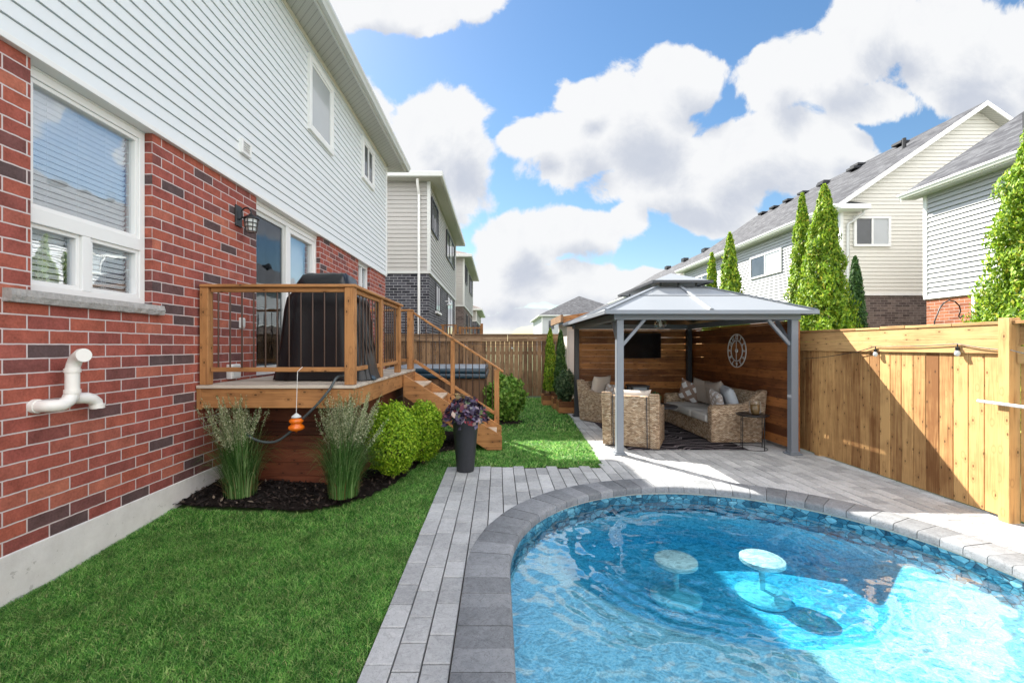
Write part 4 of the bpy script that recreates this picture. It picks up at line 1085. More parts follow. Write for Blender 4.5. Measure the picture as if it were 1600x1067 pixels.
def planter(x, y, w, h, label):
    t = thing('planter_box', label, 'planter', (x, y, 0), 0, 'wooden planter boxes beside the gazebo'); mb = MB()
    for k in range(2):
        z0, z1 = k * h / 2 + .002, (k + 1) * h / 2 - .002
        mb.box(x - w, x + w, y - w, y - w + .03, z0, z1); mb.box(x - w, x + w, y + w - .03, y + w, z0, z1); mb.box(x - w, x - w + .03, y - w + .031, y + w - .031, z0, z1); mb.box(x + w - .03, x + w, y - w + .031, y + w - .031, z0, z1)
    mb.build('box_sides', M['deck_x'], t, bevel=.003); B(x - w + .03, x + w - .03, y - w + .03, y + w - .03, .01, h - .03).build('soil', M['soil'], t)
planter(1.62, 10.30, .21, .27, 'wooden planter box holding the blue-green shrub'); planter(1.58, 10.95, .21, .27, 'wooden planter box behind the blue-green shrub'); planter(1.40, 11.65, .22, .27, 'wooden planter box at the foot of the back fence')

# tall planter with coleus
px_, py_ = -.405, 5.43
t = thing('tall_planter', 'tall tapered dark planter standing on the paver edge', 'planter', (px_, py_, 0))
MB().lathe([(.105, .0), (.108, .01), (.165, .655), (.172, .665), (.172, .685), (.160, .685), (.155, .63), (.001, .62)], (px_, py_, .002), 40).build('pot', M['pot'], t, smooth=40)
MB().lathe([(.001, .60), (.154, .60), (.154, .635), (.001, .645)], (px_, py_, .002), 24).build('soil', M['soil'], t)
t = thing('coleus_plant', 'purple and red coleus spilling over the tall dark planter', 'plant', (px_, py_, .64))
n = 700; a = rng.uniform(0, 2 * np.pi, n); q = rng.uniform(.1, 1, n) ** .6
C = np.column_stack([px_ + .29 * q * np.cos(a), py_ + .24 * q * np.sin(a), .70 + .17 * (1 - q ** 2) + rng.normal(0, .035, n) - .07 * q ** 3])
nr = np.column_stack([np.cos(a) * .8, np.sin(a) * .8, np.full(n, .7)])
leaves('foliage', C, .048, M['coleus'], t, 1.9, nr, .8)
mb = MB()
for (dx, dy, hh) in ((-.06, .0, .30), (.03, .02, .27), (.10, -.03, .20), (-.14, .04, .2), (.0, -.1, .2)):
    mb.tube([(px_ + dx * .4, py_ + dy, .62), (px_ + dx, py_ + dy, .63 + hh)], .004, 5)
mb.build('stems', M['bark'], t)
C = np.array([(px_ - .075 + random.gauss(0, .03), py_ + random.gauss(0, .03), .93 + random.gauss(0, .025)) for _ in range(16)] + [(px_ + .05 + random.gauss(0, .025), py_ + random.gauss(0, .03), .88 + random.gauss(0, .02)) for _ in range(12)])
M['tips'] = leafmat('cream_leaf_tips', [(0, (.06, .04, .03)), (.4, (.45, .26, .12)), (.8, (.50, .42, .18)), (1, (.10, .07, .06))], .2)
leaves('top_leaves', C, .045, M['tips'], t, 1.7)

# ------------------------------------------------------------------ hot tub
t = thing('hot_tub', 'brown hot tub with a dark padded cover behind the stairs', 'hot tub', (-1.3, 10.0, 0))
B(-2.30, -.28, 9.02, 10.98, .0, .88).build('cabinet', M['cabinet'], t, bevel=.01)
cb = MB()
for k in range(17): cb.box(-2.29 + k * .119, -2.29 + k * .119 + .108, 9.004, 9.02, .02, .86)
cb.build('cabinet_slats', M['cabinet'], t, bevel=.002)
B(-2.36, -.22, 8.94, 11.04, .885, .985).build('cover_skirt', M['spa_cover'], t, bevel=.03, segs=3, smooth=50)
B(-2.34, -.24, 8.96, 9.98, .99, 1.09).build('cover', M['spa_cover'], t, bevel=.03, segs=3, smooth=50)
B(-2.34, -.24, 10.0, 11.02, .99, 1.095).build('cover', M['spa_cover'], t, bevel=.03, segs=3, smooth=50)
B(-2.30, -.28, 9.0, 10.98, 1.092, 1.10).build('cover_top', M['spa_top'], t, bevel=.003)

# ------------------------------------------------------------------ fences
def knotwall(x0, x1): pass
bf = thing('wooden_fence', 'brown board fence with a deep top rail across the end of the lawn', 'fence', (0, 13.3, 0))
mb = MB(); x = -6.0
while x < 4.5:
    mb.box(x, x + .132, 13.30, 13.318, .03, 1.70 + random.uniform(-.003, .003)); x += .1385 + random.uniform(0, .006)
mb.build('fence_boards', M['bfence_z'], bf, bevel=.003)
mb = MB(); x = -6.0
for (za, zb) in ((1.70, 1.80), (1.803, 1.895)):
    for k in range(5): mb.box(-6 + k * 2.1, -6 + k * 2.1 + 2.09, 13.262 if zb < 1.85 else 13.268, 13.298, za, zb)
mb.box(-6, 4.5, 13.235, 13.37, 1.898, 1.925); mb.box(-6, 4.5, 13.32, 13.36, .3, .39); mb.box(-6, 4.5, 13.32, 13.36, 1.3, 1.39)
mb.build('top_rail', M['bfence_x'], bf, bevel=.003)
for x in (-3.9, -1.35, 4.4): B(x - .045, x + .045, 13.21, 13.258, -.05, 1.93 + (.07 if x == -1.35 else 0)).build('post', M['bfence_z'], bf, bevel=.004)
FX = 4.52
rf = thing('wooden_fence', 'tall pale golden board fence along the pool side', 'fence', (FX, 5, 0))
mb = MB(); y = 3.905; 
while y < 13.2:
    mb.box(FX, FX + .018 + random.uniform(0, .002), y + .003, y + .136, .03, 1.50); y += .139
y = 3.79
while y > -3: mb.box(FX + .03, FX + .048, y - .1365, y - .0015, .03, 1.50); y -= .139
mb.build('fence_boards', M['fence_z'], rf, bevel=.003)
mb = MB(); mb.box(FX - .024, FX - .002, 3.907, 13.2, 1.484, 1.612); mb.box(FX - .020, FX - .002, 3.907, 13.2, 1.614, 1.742)
mb.box(FX - .0, FX + .024, -3, 3.79, 1.40, 1.55); mb.box(FX + .02, FX + .044, -3, 3.79, 1.56, 1.74)
y = 3.5
while y < 13.2:
    L = .35 + random.uniform(-.05, .15); mb.box(FX - .03, FX + .10, y, min(y + L, 13.2), 1.745, 1.768 + random.uniform(0, .012)); y += L + .003
mb.box(FX - .03, FX + .10, -3, 3.49, 1.745, 1.77)
mb.build('top_rail', M['fence_y'], rf, bevel=.003)
for y in (3.848, 6.2, 8.6, 11.0): B(FX - .05, FX + .0 if y > 4 else FX + .05, y - .045, y + .045, -.05, 1.80).build('post', M['fence_z'], rf, bevel=.004) if y < 4 else B(FX + .02, FX + .11, y - .045, y + .045, -.05, 1.735).build('post', M['fence_z'], rf, bevel=.004)
mb = MB()
for z in (.35, 1.2): mb.box(FX + .022, FX + .06, 3.9, 13.2, z, z + .09)
mb.build('back_rail', M['fence_y'], rf)
tag(MB().tube([(FX - .075, 4.03, 1.045), (FX - .075, 2.9, 1.02)], .014, 10).build('white_pole', M['white'], None, smooth=60), 'thin white pole held against the fence at the right edge', 'pole')

def string_lights(name, pts, bulbs, label, sag=.03, rad=.005, wire='black', drop=.075):
    t = thing(name, label, 'string lights', pts[0]); mb = MB(); allp = []
    for a, b in zip(pts[:-1], pts[1:]):
        a, b = Vector(a), Vector(b)
        for k in range(8):
            u = k / 8; p = a.lerp(b, u); p.z -= sag * 4 * u * (1 - u); allp.append(p)
    allp.append(Vector(pts[-1])); mb.tube(allp, rad, 6).build('wire', M[wire], t, smooth=60)
    for p in bulbs:
        b = MB().lathe([(.005, 0), (.006, -.03), (.016, -.035), (.018, -.06), (.014, -.066)], p, 12); s_ = b.build('socket', M['black'], t, smooth=50)
        MB().lathe([(.013, -.066), (.022, -.085), (.024, -.10), (.015, -.118), (.002, -.124)], p, 12).build('bulb', M['lampglass'], s_, smooth=60)
def on_fence(px, py): Y = (FX - .04) * FPX / (px - VX); return (FX - .04, Y, H - (py - VY) / FPX * Y)
pts = [on_fence(*p) for p in ((1256, 560), (1318, 553), (1368, 541), (1496, 537), (1580, 547), (1640, 556))]
string_lights('string_lights', pts, [pts[2], pts[3]], 'black cord with bulbs strung along the golden fence', .012, .0045)
y_ = 13.2; pts = [((x_ - VX) / FPX * y_, y_, H - (q - VY) / FPX * y_) for x_, q in ((640, 531), (727, 536), (800, 539), (872, 536))]
string_lights('string_lights', pts, [pts[1], pts[2]], 'thin cord with small bulbs along the back fence', .02, .006)

# shepherd's hook beyond the fence
sp = [Vector((5.02, 5.1, .4)), Vector((5.02, 5.1, 1.7))]
A = lambda px, py, Y: Vector(((px - VX) / FPX * Y, Y, H - (py - VY) / FPX * Y))
sp = [A(1456, 560, 5.1), A(1460, 503, 5.1), A(1468, 482, 5.1), A(1474, 474, 5.1), A(1483, 469, 5.1), A(1492, 471, 5.1), A(1499, 478, 5.1), A(1501, 486, 5.1), A(1498, 494, 5.1), A(1500, 497, 5.1), A(1504, 493, 5.1)]
sp[0].z = 0; sp[0].x = 5.08
tag(MB().tube(sp, .007, 6).build('shepherd_hook', M['black'], None, smooth=60), "black curved shepherd's hook rising behind the fence", 'garden hook')

# ------------------------------------------------------------------ gazebo
gz = thing('gazebo', 'grey metal hardtop gazebo with a vented double roof over the seating', 'gazebo', (2.95, 7.95, 0))
GXA, GXB, GYA, GYB = 1.745, 4.235, 6.25, 9.65
for (x, y) in ((GXA, GYA), (GXB + .0, GYA), (GXA, GYB), (GXB, GYB)):
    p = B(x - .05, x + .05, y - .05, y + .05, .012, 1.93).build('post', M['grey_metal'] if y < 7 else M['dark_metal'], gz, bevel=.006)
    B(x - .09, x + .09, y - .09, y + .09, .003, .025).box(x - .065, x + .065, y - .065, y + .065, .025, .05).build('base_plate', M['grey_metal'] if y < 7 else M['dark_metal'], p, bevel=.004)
bmz = (1.93, 2.03)
B(GXA - .09, GXB + .09, GYA - .045, GYA + .045, *bmz).build('beam', M['grey_metal'], gz, bevel=.005)
B(GXA - .09, GXB + .09, GYB - .045, GYB + .045, *bmz).build('beam', M['grey_metal'], gz, bevel=.005)
B(GXA - .045, GXA + .045, GYA + .047, GYB - .047, *bmz).build('beam', M['grey_metal'], gz, bevel=.005)
B(GXB - .045, GXB + .045, GYA + .047, GYB - .047, *bmz).build('beam', M['grey_metal'], gz, bevel=.005)
bl = .36
for (x, y, dx, dy) in ((GXA, GYA, 1, 0), (GXA, GYA, 0, 1), (GXB, GYA, -1, 0), (GXB, GYA, 0, 1)):
    MB().bar((x + dx * .045, y + dy * .045, 1.93 - bl), (x + dx * bl, y + dy * bl, 1.935), .045, .045, up=(dy, dx, 0)).build('brace', M['grey_metal'], gz, bevel=.004)
EA, EB, EC, ED = 1.49, 4.41, 6.00, 9.90; ZR = 2.045; TA, TB, TC, TD, ZT = 2.60, 3.32, 7.08, 8.82, 2.52
def hiproof(mb, e, z0, tpt, z1, th=.02):
    o = [(e[0], e[2], z0), (e[1], e[2], z0), (e[1], e[3], z0), (e[0], e[3], z0)]; i = [(tpt[0], tpt[2], z1), (tpt[1], tpt[2], z1), (tpt[1], tpt[3], z1), (tpt[0], tpt[3], z1)]
    vs = o + i + [(x, y, z - th) for x, y, z in o + i]
    fs = []
    for k in range(4):
        m = (k + 1) % 4; fs += [(k, m, 4 + m, 4 + k), (8 + m, 8 + k, 12 + k, 12 + m), (8 + k, 8 + m, m, k), (4 + k, 4 + m, 12 + m, 12 + k)]
    return mb.add(vs, fs)
hiproof(MB(), (EA, EB, EC, ED), ZR, (TA, TB, TC, TD), ZT).build('lower_roof', M['roof_panel'], gz, recalc=False)
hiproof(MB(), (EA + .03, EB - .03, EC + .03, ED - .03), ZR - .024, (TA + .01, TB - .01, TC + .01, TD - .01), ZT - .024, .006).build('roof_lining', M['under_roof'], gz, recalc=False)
eg = MB()
for (a, b, c, d) in ((EA - .015, EB + .015, EC - .018, EC), (EA - .015, EB + .015, ED, ED + .018), (EA - .018, EA, EC, ED), (EB, EB + .018, EC, ED)): eg.box(a, b, c, d, ZR - .05, ZR + .006)
eg.build('eave_trim', M['grey_metal'], gz, bevel=.003)
rb = MB(); zc = lambda f: ZR + (ZT - ZR) * f + .012
for (ex, ey, tx, ty) in ((EA, EC, TA, TC), (EB, EC, TB, TC), (EB, ED, TB, TD), (EA, ED, TA, TD)): MB().bar((ex, ey, ZR + .012), (tx, ty, ZT + .012), .045, .02).build('hip_rib', M['grey_metal'], gz)

rb = MB().bar((2.95, EC, ZR + .014), (2.95, TC, ZT + .014), .05, .03); rb.bar((2.95, ED, ZR + .014), (2.95, TD, ZT + .014), .05, .03)
for xx, xt in ((EA, TA), (EB, TB)):
    for y in (7.3, 8.6): rb.bar((xx, y, ZR + .014), (xt, y, ZT + .014), .05, .03)
rb.build('seam_rib', M['roof_panel'], gz, bevel=.003)
f = .58; s_ = MB()
xa, xb, ya, yb = EA + (TA - EA) * f, EB + (TB - EB) * f, EC + (TC - EC) * f, ED + (TD - ED) * f; z_ = ZR + (ZT - ZR) * f + .003
s_.box(xa, xb, ya - .006, ya + .006, z_ - .003, z_ + .004); s_.box(xa - .006, xa + .006, ya, yb, z_ - .003, z_ + .004); s_.box(xb - .006, xb + .006, ya, yb, z_ - .003, z_ + .004)
s_.build('panel_seam', M['dark_metal'], gz)
hiproof(MB(), (2.48, 3.42, 6.95, 8.95), 2.60, (2.94, 2.96, 7.42, 8.48), 2.79, .016).build('upper_roof', M['roof_panel'], gz, recalc=False)
eg = MB()
for (a, b, c, d) in ((2.465, 3.435, 6.935, 6.95), (2.465, 3.435, 8.95, 8.965), (2.465, 2.48, 6.95, 8.95), (3.42, 3.435, 6.95, 8.95)): eg.box(a, b, c, d, 2.565, 2.606)
for x in (2.66, 2.95, 3.24):
    for y in (7.11, 8.79): eg.box(x - .012, x + .012, y - .012, y + .012, ZT - .01, 2.60)
eg.build('upper_eave_trim', M['dark_metal'], gz)

# slatted privacy walls
pw = thing('privacy_wall', 'back wall of horizontal stained boards behind the television', 'wall panel', (3.05, 9.78, 0))
mb = MB(); z = .05; k = 0
while z < 1.92:
    h2 = .1395; gap = .0022; open_ = .005 if (1.2 < z < 1.75 or z < .8 and k % 2) else 0
    zt_ = min(z + h2, 1.925); xs_ = 3.35 + .25 * (k % 2) + random.uniform(-.05, .05)
    mb.prism([(1.79, z), (4.30, z), (4.30, zt_ - open_), (xs_ + .06, zt_ - open_), (xs_, zt_), (1.79, zt_)], 1, 9.76 + random.uniform(0, .003), 9.782)
    z += h2 + gap; k += 1
mb.build('boards', M['panel_x'], pw, bevel=.002)
mb = MB(); 
for x in (1.84, 3.1, 4.26): mb.box(x - .045, x + .045, 9.785, 9.86, .0, 1.92)
mb.build('studs', M['panel_x'], pw)
pw = thing('privacy_wall', 'side wall of horizontal dark stained boards carrying the clock', 'wall panel', (4.32, 8.0, 0))
mb = MB(); z = .05; k = 0
while z < 1.92:
    h2 = .1395; gap = .0022; open_ = .005 if 1.0 < z < 1.80 else 0
    zt_ = min(z + h2, 1.925); ys_ = 8.6 + .3 * (k % 2) - (1.2 if 1.55 < z < 1.72 else 0)
    mb.prism([(6.34, z), (9.756, z), (9.756, zt_ - open_), (ys_ + .06, zt_ - open_), (ys_, zt_), (6.34, zt_)], 0, 4.315 + random.uniform(-.003, 0), 4.337)
    z += h2 + gap; k += 1
mb.build('boards', M['panel_y'], pw, bevel=.002)
mb = MB()
for y in (6.38, 8.0, 9.70): mb.box(4.34, 4.40, y - .04, y + .04, .0, 1.92)
mb.build('studs', M['panel_y'], pw)

tv = thing('television', 'flat black television mounted on the back wooden wall', 'television', (3.15, 9.62, 1.56), R(5))
B(-.48, .46, -.03, .02, -.275, .275).build('casing', M['black'], tv, bevel=.006, world=False)
B(-.465, .445, -.034, -.031, -.26, .262).build('screen', M['screen'], tv, world=False)
B(-.1, .1, .02, .12, -.1, .1).build('bracket', M['black'], tv, world=False)

ck = thing('wall_clock', 'large round white openwork metal clock on the side wall', 'clock', (4.30, 7.82, 1.47))
cm = MB()
def ring(r, w, cm_=cm, n=56):
    vs = []; fs = []
    for k in range(n):
        a = 2 * math.pi * k / n
        for rr in (r - w / 2, r + w / 2):
            for x in (4.283, 4.295): vs.append((x, 7.82 + rr * math.cos(a), 1.47 + rr * math.sin(a)))
    for k in range(n):
        a, b = 4 * k, 4 * ((k + 1) % n); fs += [(a, b, b + 2, a + 2), (a + 1, a + 3, b + 3, b + 1), (a, a + 1, b + 1, b), (a + 2, b + 2, b + 3, a + 3)]
    cm_.add(vs, fs)
ring(.295, .018); ring(.185, .015); cm.build('dial_rings', M['white'], ck)
hm = MB().box(4.280, 4.286, 7.812, 7.828, 1.47, 1.64).box(4.280, 4.286, 7.812, 7.828, 1.30, 1.47); hm.build('hands', M['white'], ck)
MB().tube([(4.278, 7.82, 1.47), (4.296, 7.82, 1.47)], .035, 20).build('hub', M['white'], ck, smooth=40)
for k in range(1, 13):
    fc = bpy.data.curves.new('numeral', 'FONT'); fc.body = str(k); fc.size = .115; fc.align_x = 'CENTER'; fc.align_y = 'CENTER'; fc.extrude = .004; fc.offset = .0015
    fo = bpy.data.objects.new('tmp', fc); me = bpy.data.meshes.new_from_object(fo); bpy.data.objects.remove(fo); bpy.data.curves.remove(fc)
    a = R(90 - 30 * k); me.transform(Matrix.Scale(.8, 4, (1, 0, 0)))
    # text faces -X: text x -> -Y, text y -> +Z ; stands radially
    rot = Matrix(((0, 0, -1, 0), (-1, 0, 0, 0), (0, 1, 0, 0), (0, 0, 0, 1)))
    spin = Matrix.Rotation(R(-30 * k), 4, 'Z'); pos = Matrix.Translation(Vector((4.289 - 4.30, -.24 * math.cos(a), .24 * math.sin(a))))
    me.transform(pos @ rot @ spin)
    link_mesh('numeral', me, M['white'], ck)

# pendant lamp under the gazebo roof
t = thing('pendant_lamp', 'small clear glass pendant lamp hanging under the gazebo roof', 'lamp', (2.95, 7.9, 2.0))
MB().tube([(2.95, 7.9, 2.45), (2.95, 7.9, 2.05)], .006, 6).build('cord', M['black'], t)
MB().lathe([(.02, 2.05), (.05, 2.04), (.11, 1.99), (.12, 1.93), (.08, 1.87), (.02, 1.85)], (2.95, 7.9, 0), 20).build('glass_shade', M['clear'], t, smooth=60)
MB().lathe([(.012, 2.03), (.03, 1.97), (.028, 1.93), (.004, 1.90)], (2.95, 7.9, 0), 14).build('bulb', M['lampglass'], t, smooth=60)

# ------------------------------------------------------------------ patio furniture
def pillow_mesh(w, h, th, n=14):
    vs = []; fs = []
    for sgn in (1, -1):
        for j in range(n + 1):
            for i in range(n + 1):
                u, v = 2 * i / n - 1, 2 * j / n - 1; pin = 1 - .10 * (1 - abs(u) ** 2) * abs(v) ** 3 ; pin2 = 1 - .10 * (1 - abs(v) ** 2) * abs(u) ** 3
                t_ = th / 2 * max(0, (1 - u ** 4)) ** .6 * max(0, (1 - v ** 4)) ** .6
                vs.append((u * w / 2 * pin2, sgn * t_, v * h / 2 * pin))
        o = (n + 1) ** 2 * (0 if sgn == 1 else 1)
        for j in range(n):
            for i in range(n):
                a = o + j * (n + 1) + i; q = (a, a + 1, a + n + 2, a + n + 1); fs.append(q if sgn == -1 else q[::-1])
    return vs, fs
def pillow(name, w, h, th, Mx, mat, parent):
    vs, fs = pillow_mesh(w, h, th); me = bpy.data.meshes.new(name); me.from_pydata(vs, [], fs)
    bm = bmesh.new(); bm.from_mesh(me); bmesh.ops.remove_doubles(bm, verts=bm.verts, dist=1e-4); bm.to_mesh(me); bm.free()
    o = link_mesh(name, me, mat, parent, 80); o.matrix_basis = Mx; return o
def TR(x, y, z, rx=0, ry=0, rz=0): return Matrix.Translation((x, y, z)) @ Matrix.Rotation(R(rz), 4, 'Z') @ Matrix.Rotation(R(rx), 4, 'X') @ Matrix.Rotation(R(ry), 4, 'Y')
def wicker_seat(name, label, cat, loc, rz, W, D, grp=None, nseat=1):
    t = thing(name, label, cat, loc, rz, grp); hy = D / 2
    prof_ = [(-hy, .02), (-hy + .0, .56), (-hy + .03, .60), (-hy + .25, .61), (hy - .32, .62), (hy - .20, .66), (hy - .10, .76), (hy - .02, .84), (hy + .06, .85), (hy + .075, .83), (hy - .01, .02)]
    for s_ in (-1, 1):
        a, b = (W / 2 - .14, W / 2) if s_ > 0 else (-W / 2, -W / 2 + .14)
        MB().prism(prof_, 0, a, b).build('arm', M['wicker'], t, bevel=.018, segs=2, smooth=40, world=False)
    MB().box(-W / 2 + .145, W / 2 - .145, -hy + .03, hy - .05, .02, .30).build('base', M['wicker'], t, bevel=.012, smooth=40, world=False)
    bp = [(hy - .14, .30), (hy - .05, .80), (hy + .06, .80), (hy - .02, .02), (hy - .14, .02)]
    MB().prism(bp, 0, -W / 2 + .142, W / 2 - .142).build('backrest', M['wicker'], t, bevel=.015, segs=2, smooth=40, world=False)
    return t
sofa = wicker_seat('wicker_sofa', 'long wicker sofa with grey seat cushions against the side wall', 'sofa', (3.81, 7.93, 0), R(-90), 2.0, .82)
for k in range(3):
    w = (2.0 - .30) / 3; x0 = -.85 + k * w
    B(x0 + .004, x0 + w - .004, -.43, .26, .305, .44).build('seat_cushion', M['cushion'], sofa, bevel=.035, segs=3, smooth=60, world=False)
cg = 'loose cushions on the sofa'
MS = MW[sofa.name]
def loose(name, label, cat, w, h, th, Mx, mat, grp=None, base=MS):
    vs, fs = pillow_mesh(w, h, th); me = bpy.data.meshes.new(name); me.from_pydata(vs, [], fs)
    bm = bmesh.new(); bm.from_mesh(me); bmesh.ops.remove_doubles(bm, verts=bm.verts, dist=1e-4); bm.to_mesh(me); bm.free()
    o = link_mesh(name, me, mat, None, 80); o.matrix_basis = base @ Mx; return tag(o, label, cat, grp)
loose('cushion', 'taupe cushion on the sofa, right behind the lattice patterned one', 'cushion', .50, .50, .17, TR(-.42, .14, .68, 14, 8, 14), M['taupe'], cg)
loose('cushion', 'taupe cushion in the middle of the sofa back', 'cushion', .54, .50, .18, TR(.08, .14, .68, 16, -6, 6), M['taupe'], cg)
loose('cushion', 'pale blue-grey cushion at the near end of the sofa', 'cushion', .58, .46, .18, TR(.55, .12, .66, 18, 2, -16), M['bluecush'], cg)
loose('cushion', 'white cushion with brown lattice at the far end of the sofa', 'cushion', .44, .44, .14, TR(-.66, -.02, .65, 12, 20, 42), M['lattice'], cg)
loose('cushion', 'small white zigzag cushion leaning on the blue-grey one', 'cushion', .38, .36, .13, TR(.48, -.06, .62, 16, 12, -4), M['zigzag'], cg)
ga = 'wicker armchairs'
ch = wicker_seat('wicker_armchair', 'wicker armchair seen from behind beside the gazebo post', 'armchair', (2.19, 6.99, 0), R(154), .84, .80, ga)
B(-.272, .272, -.42, .24, .305, .44).build('seat_cushion', M['cushion'], ch, bevel=.035, segs=3, smooth=60, world=False)
mb = MB()
for x in (-.25, .25): mb.bar((x, .41, .03), (x, .47, .80), .012, .012)
mb.build('back_piping', M['dark_metal'], ch, world=False)
MB().lathe([(.001, .0), (.30, .0), (.30, .012), (.08, .022), (.001, .022)], (0, 0, 0), 24).build('swivel_base', M['dark_metal'], ch, world=False)
loose('cushion', 'beige cushion whose top shows above the front armchair back', 'cushion', .56, .46, .16, TR(0, .24, .66, 14), M['beige_cush'], None, MW[ch.name])
c2 = wicker_seat('wicker_armchair', 'wicker armchair turned sideways in the far left corner of the gazebo', 'armchair', (2.28, 9.06, 0), R(38), .84, .80, ga)
B(-.272, .272, -.42, .24, .305, .44).build('seat_cushion', M['cushion'], c2, bevel=.035, segs=3, smooth=60, world=False)
MB().lathe([(.001, .0), (.30, .0), (.30, .012), (.08, .022), (.001, .022)], (0, 0, 0), 24).build('swivel_base', M['dark_metal'], c2, world=False)
loose('cushion', 'large grey cushion on the corner armchair', 'cushion', .56, .52, .17, TR(-.02, .17, .68, 14), M['beige_cush'], None, MW[c2.name])
loose('cushion', 'small white zigzag cushion on the corner armchair', 'cushion', .38, .34, .13, TR(.10, -.02, .60, 16, 8, -8), M['zigzag'], None, MW[c2.name])
tag(B(1.95, 3.74, 6.50, 8.95, .006, .014).build('rug', M['rug'], None), 'dark patterned outdoor rug with grey swirls under the seating', 'rug')
t = thing('coffee_table', 'round dark coffee table between the armchair and sofa', 'table', (2.86, 7.85, .014))
MB().lathe([(.001, .46), (.35, .46), (.36, .47), (.36, .485), (.35, .49), (.001, .49)], (2.86, 7.85, 0), 36).build('tabletop', M['dark_metal'], t, smooth=40)
MB().lathe([(.20, .016), (.20, .03), (.05, .05), (.04, .44), (.12, .46)], (2.86, 7.85, 0), 20).build('pedestal', M['dark_metal'], t, smooth=40)
t = thing('potted_plant', 'small potted plant on the round coffee table', 'plant', (2.83, 7.85, .49))
MB().lathe([(.04, 0), (.055, .09), (.05, .09), (.045, .07), (.001, .07)], (2.83, 7.85, .492), 16).build('pot', M['white'], t, smooth=40)
C = rng.normal(0, .04, (170, 3)) + np.array([2.83, 7.85, .64]); leaves('foliage', C, .026, M['bluegrass'], t, 2.0)
t = thing('floor_lantern', 'dark framed box lantern with pale panels by the back wall', 'lantern', (3.0, 9.35, 0))
fr = MB()
for sx in (-1, 1):
    for sy in (-1, 1): fr.box(3.0 + sx * .165 - .02, 3.0 + sx * .165 + .02, 9.35 + sy * .165 - .02, 9.35 + sy * .165 + .02, .003, .69)
fr.box(2.80, 3.20, 9.15, 9.55, .69, .72); fr.box(2.82, 3.18, 9.17, 9.53, .05, .09); fr.build('frame', M['dark_metal'], t, bevel=.003)
B(2.845, 3.155, 9.195, 9.505, .092, .685).build('panels', M['bluecush'], t)
# wire side table
t = thing('side_table', 'small round black wire side table beside the sofa arm', 'table', (3.86, 6.60, 0))
sx, sy = 3.86, 6.60
tp = MB().lathe([(.001, .50), (.21, .50), (.215, .505), (.215, .512), (.001, .512)], (sx, sy, 0), 32); tp.tube([(sx + .222 * math.cos(2 * math.pi * k / 32), sy + .222 * math.sin(2 * math.pi * k / 32), .52) for k in range(33)], .006, 6)
tp.build('tabletop', M['black'], t, smooth=40)
for k in range(4):
    a = R(20 + 90 * k); MB().tube([(sx + .2 * math.cos(a), sy + .2 * math.sin(a), .50), (sx + .2 * math.cos(a), sy + .2 * math.sin(a), .004)], .006, 6).build('leg', M['black'], t)
MB().tube([(sx + .2 * math.cos(2 * math.pi * k / 32), sy + .2 * math.sin(2 * math.pi * k / 32), .012) for k in range(33)], .005, 6).build('foot_ring', M['black'], t)
t = thing('hurricane_vase', 'clear glass vase with a straw wrap on the wire side table', 'vase', (3.90, 6.60, .513))
MB().lathe([(.05, .515), (.075, .54), (.085, .62), (.085, .70), (.08, .72)], (3.90, 6.60, 0), 22).build('glass', M['clear'], t, smooth=60)
MB().lathe([(.04, .518), (.06, .545), (.068, .62), (.066, .66), (.001, .665)], (3.90, 6.60, 0), 18).build('straw_wrap', M['straw'], t, smooth=60)

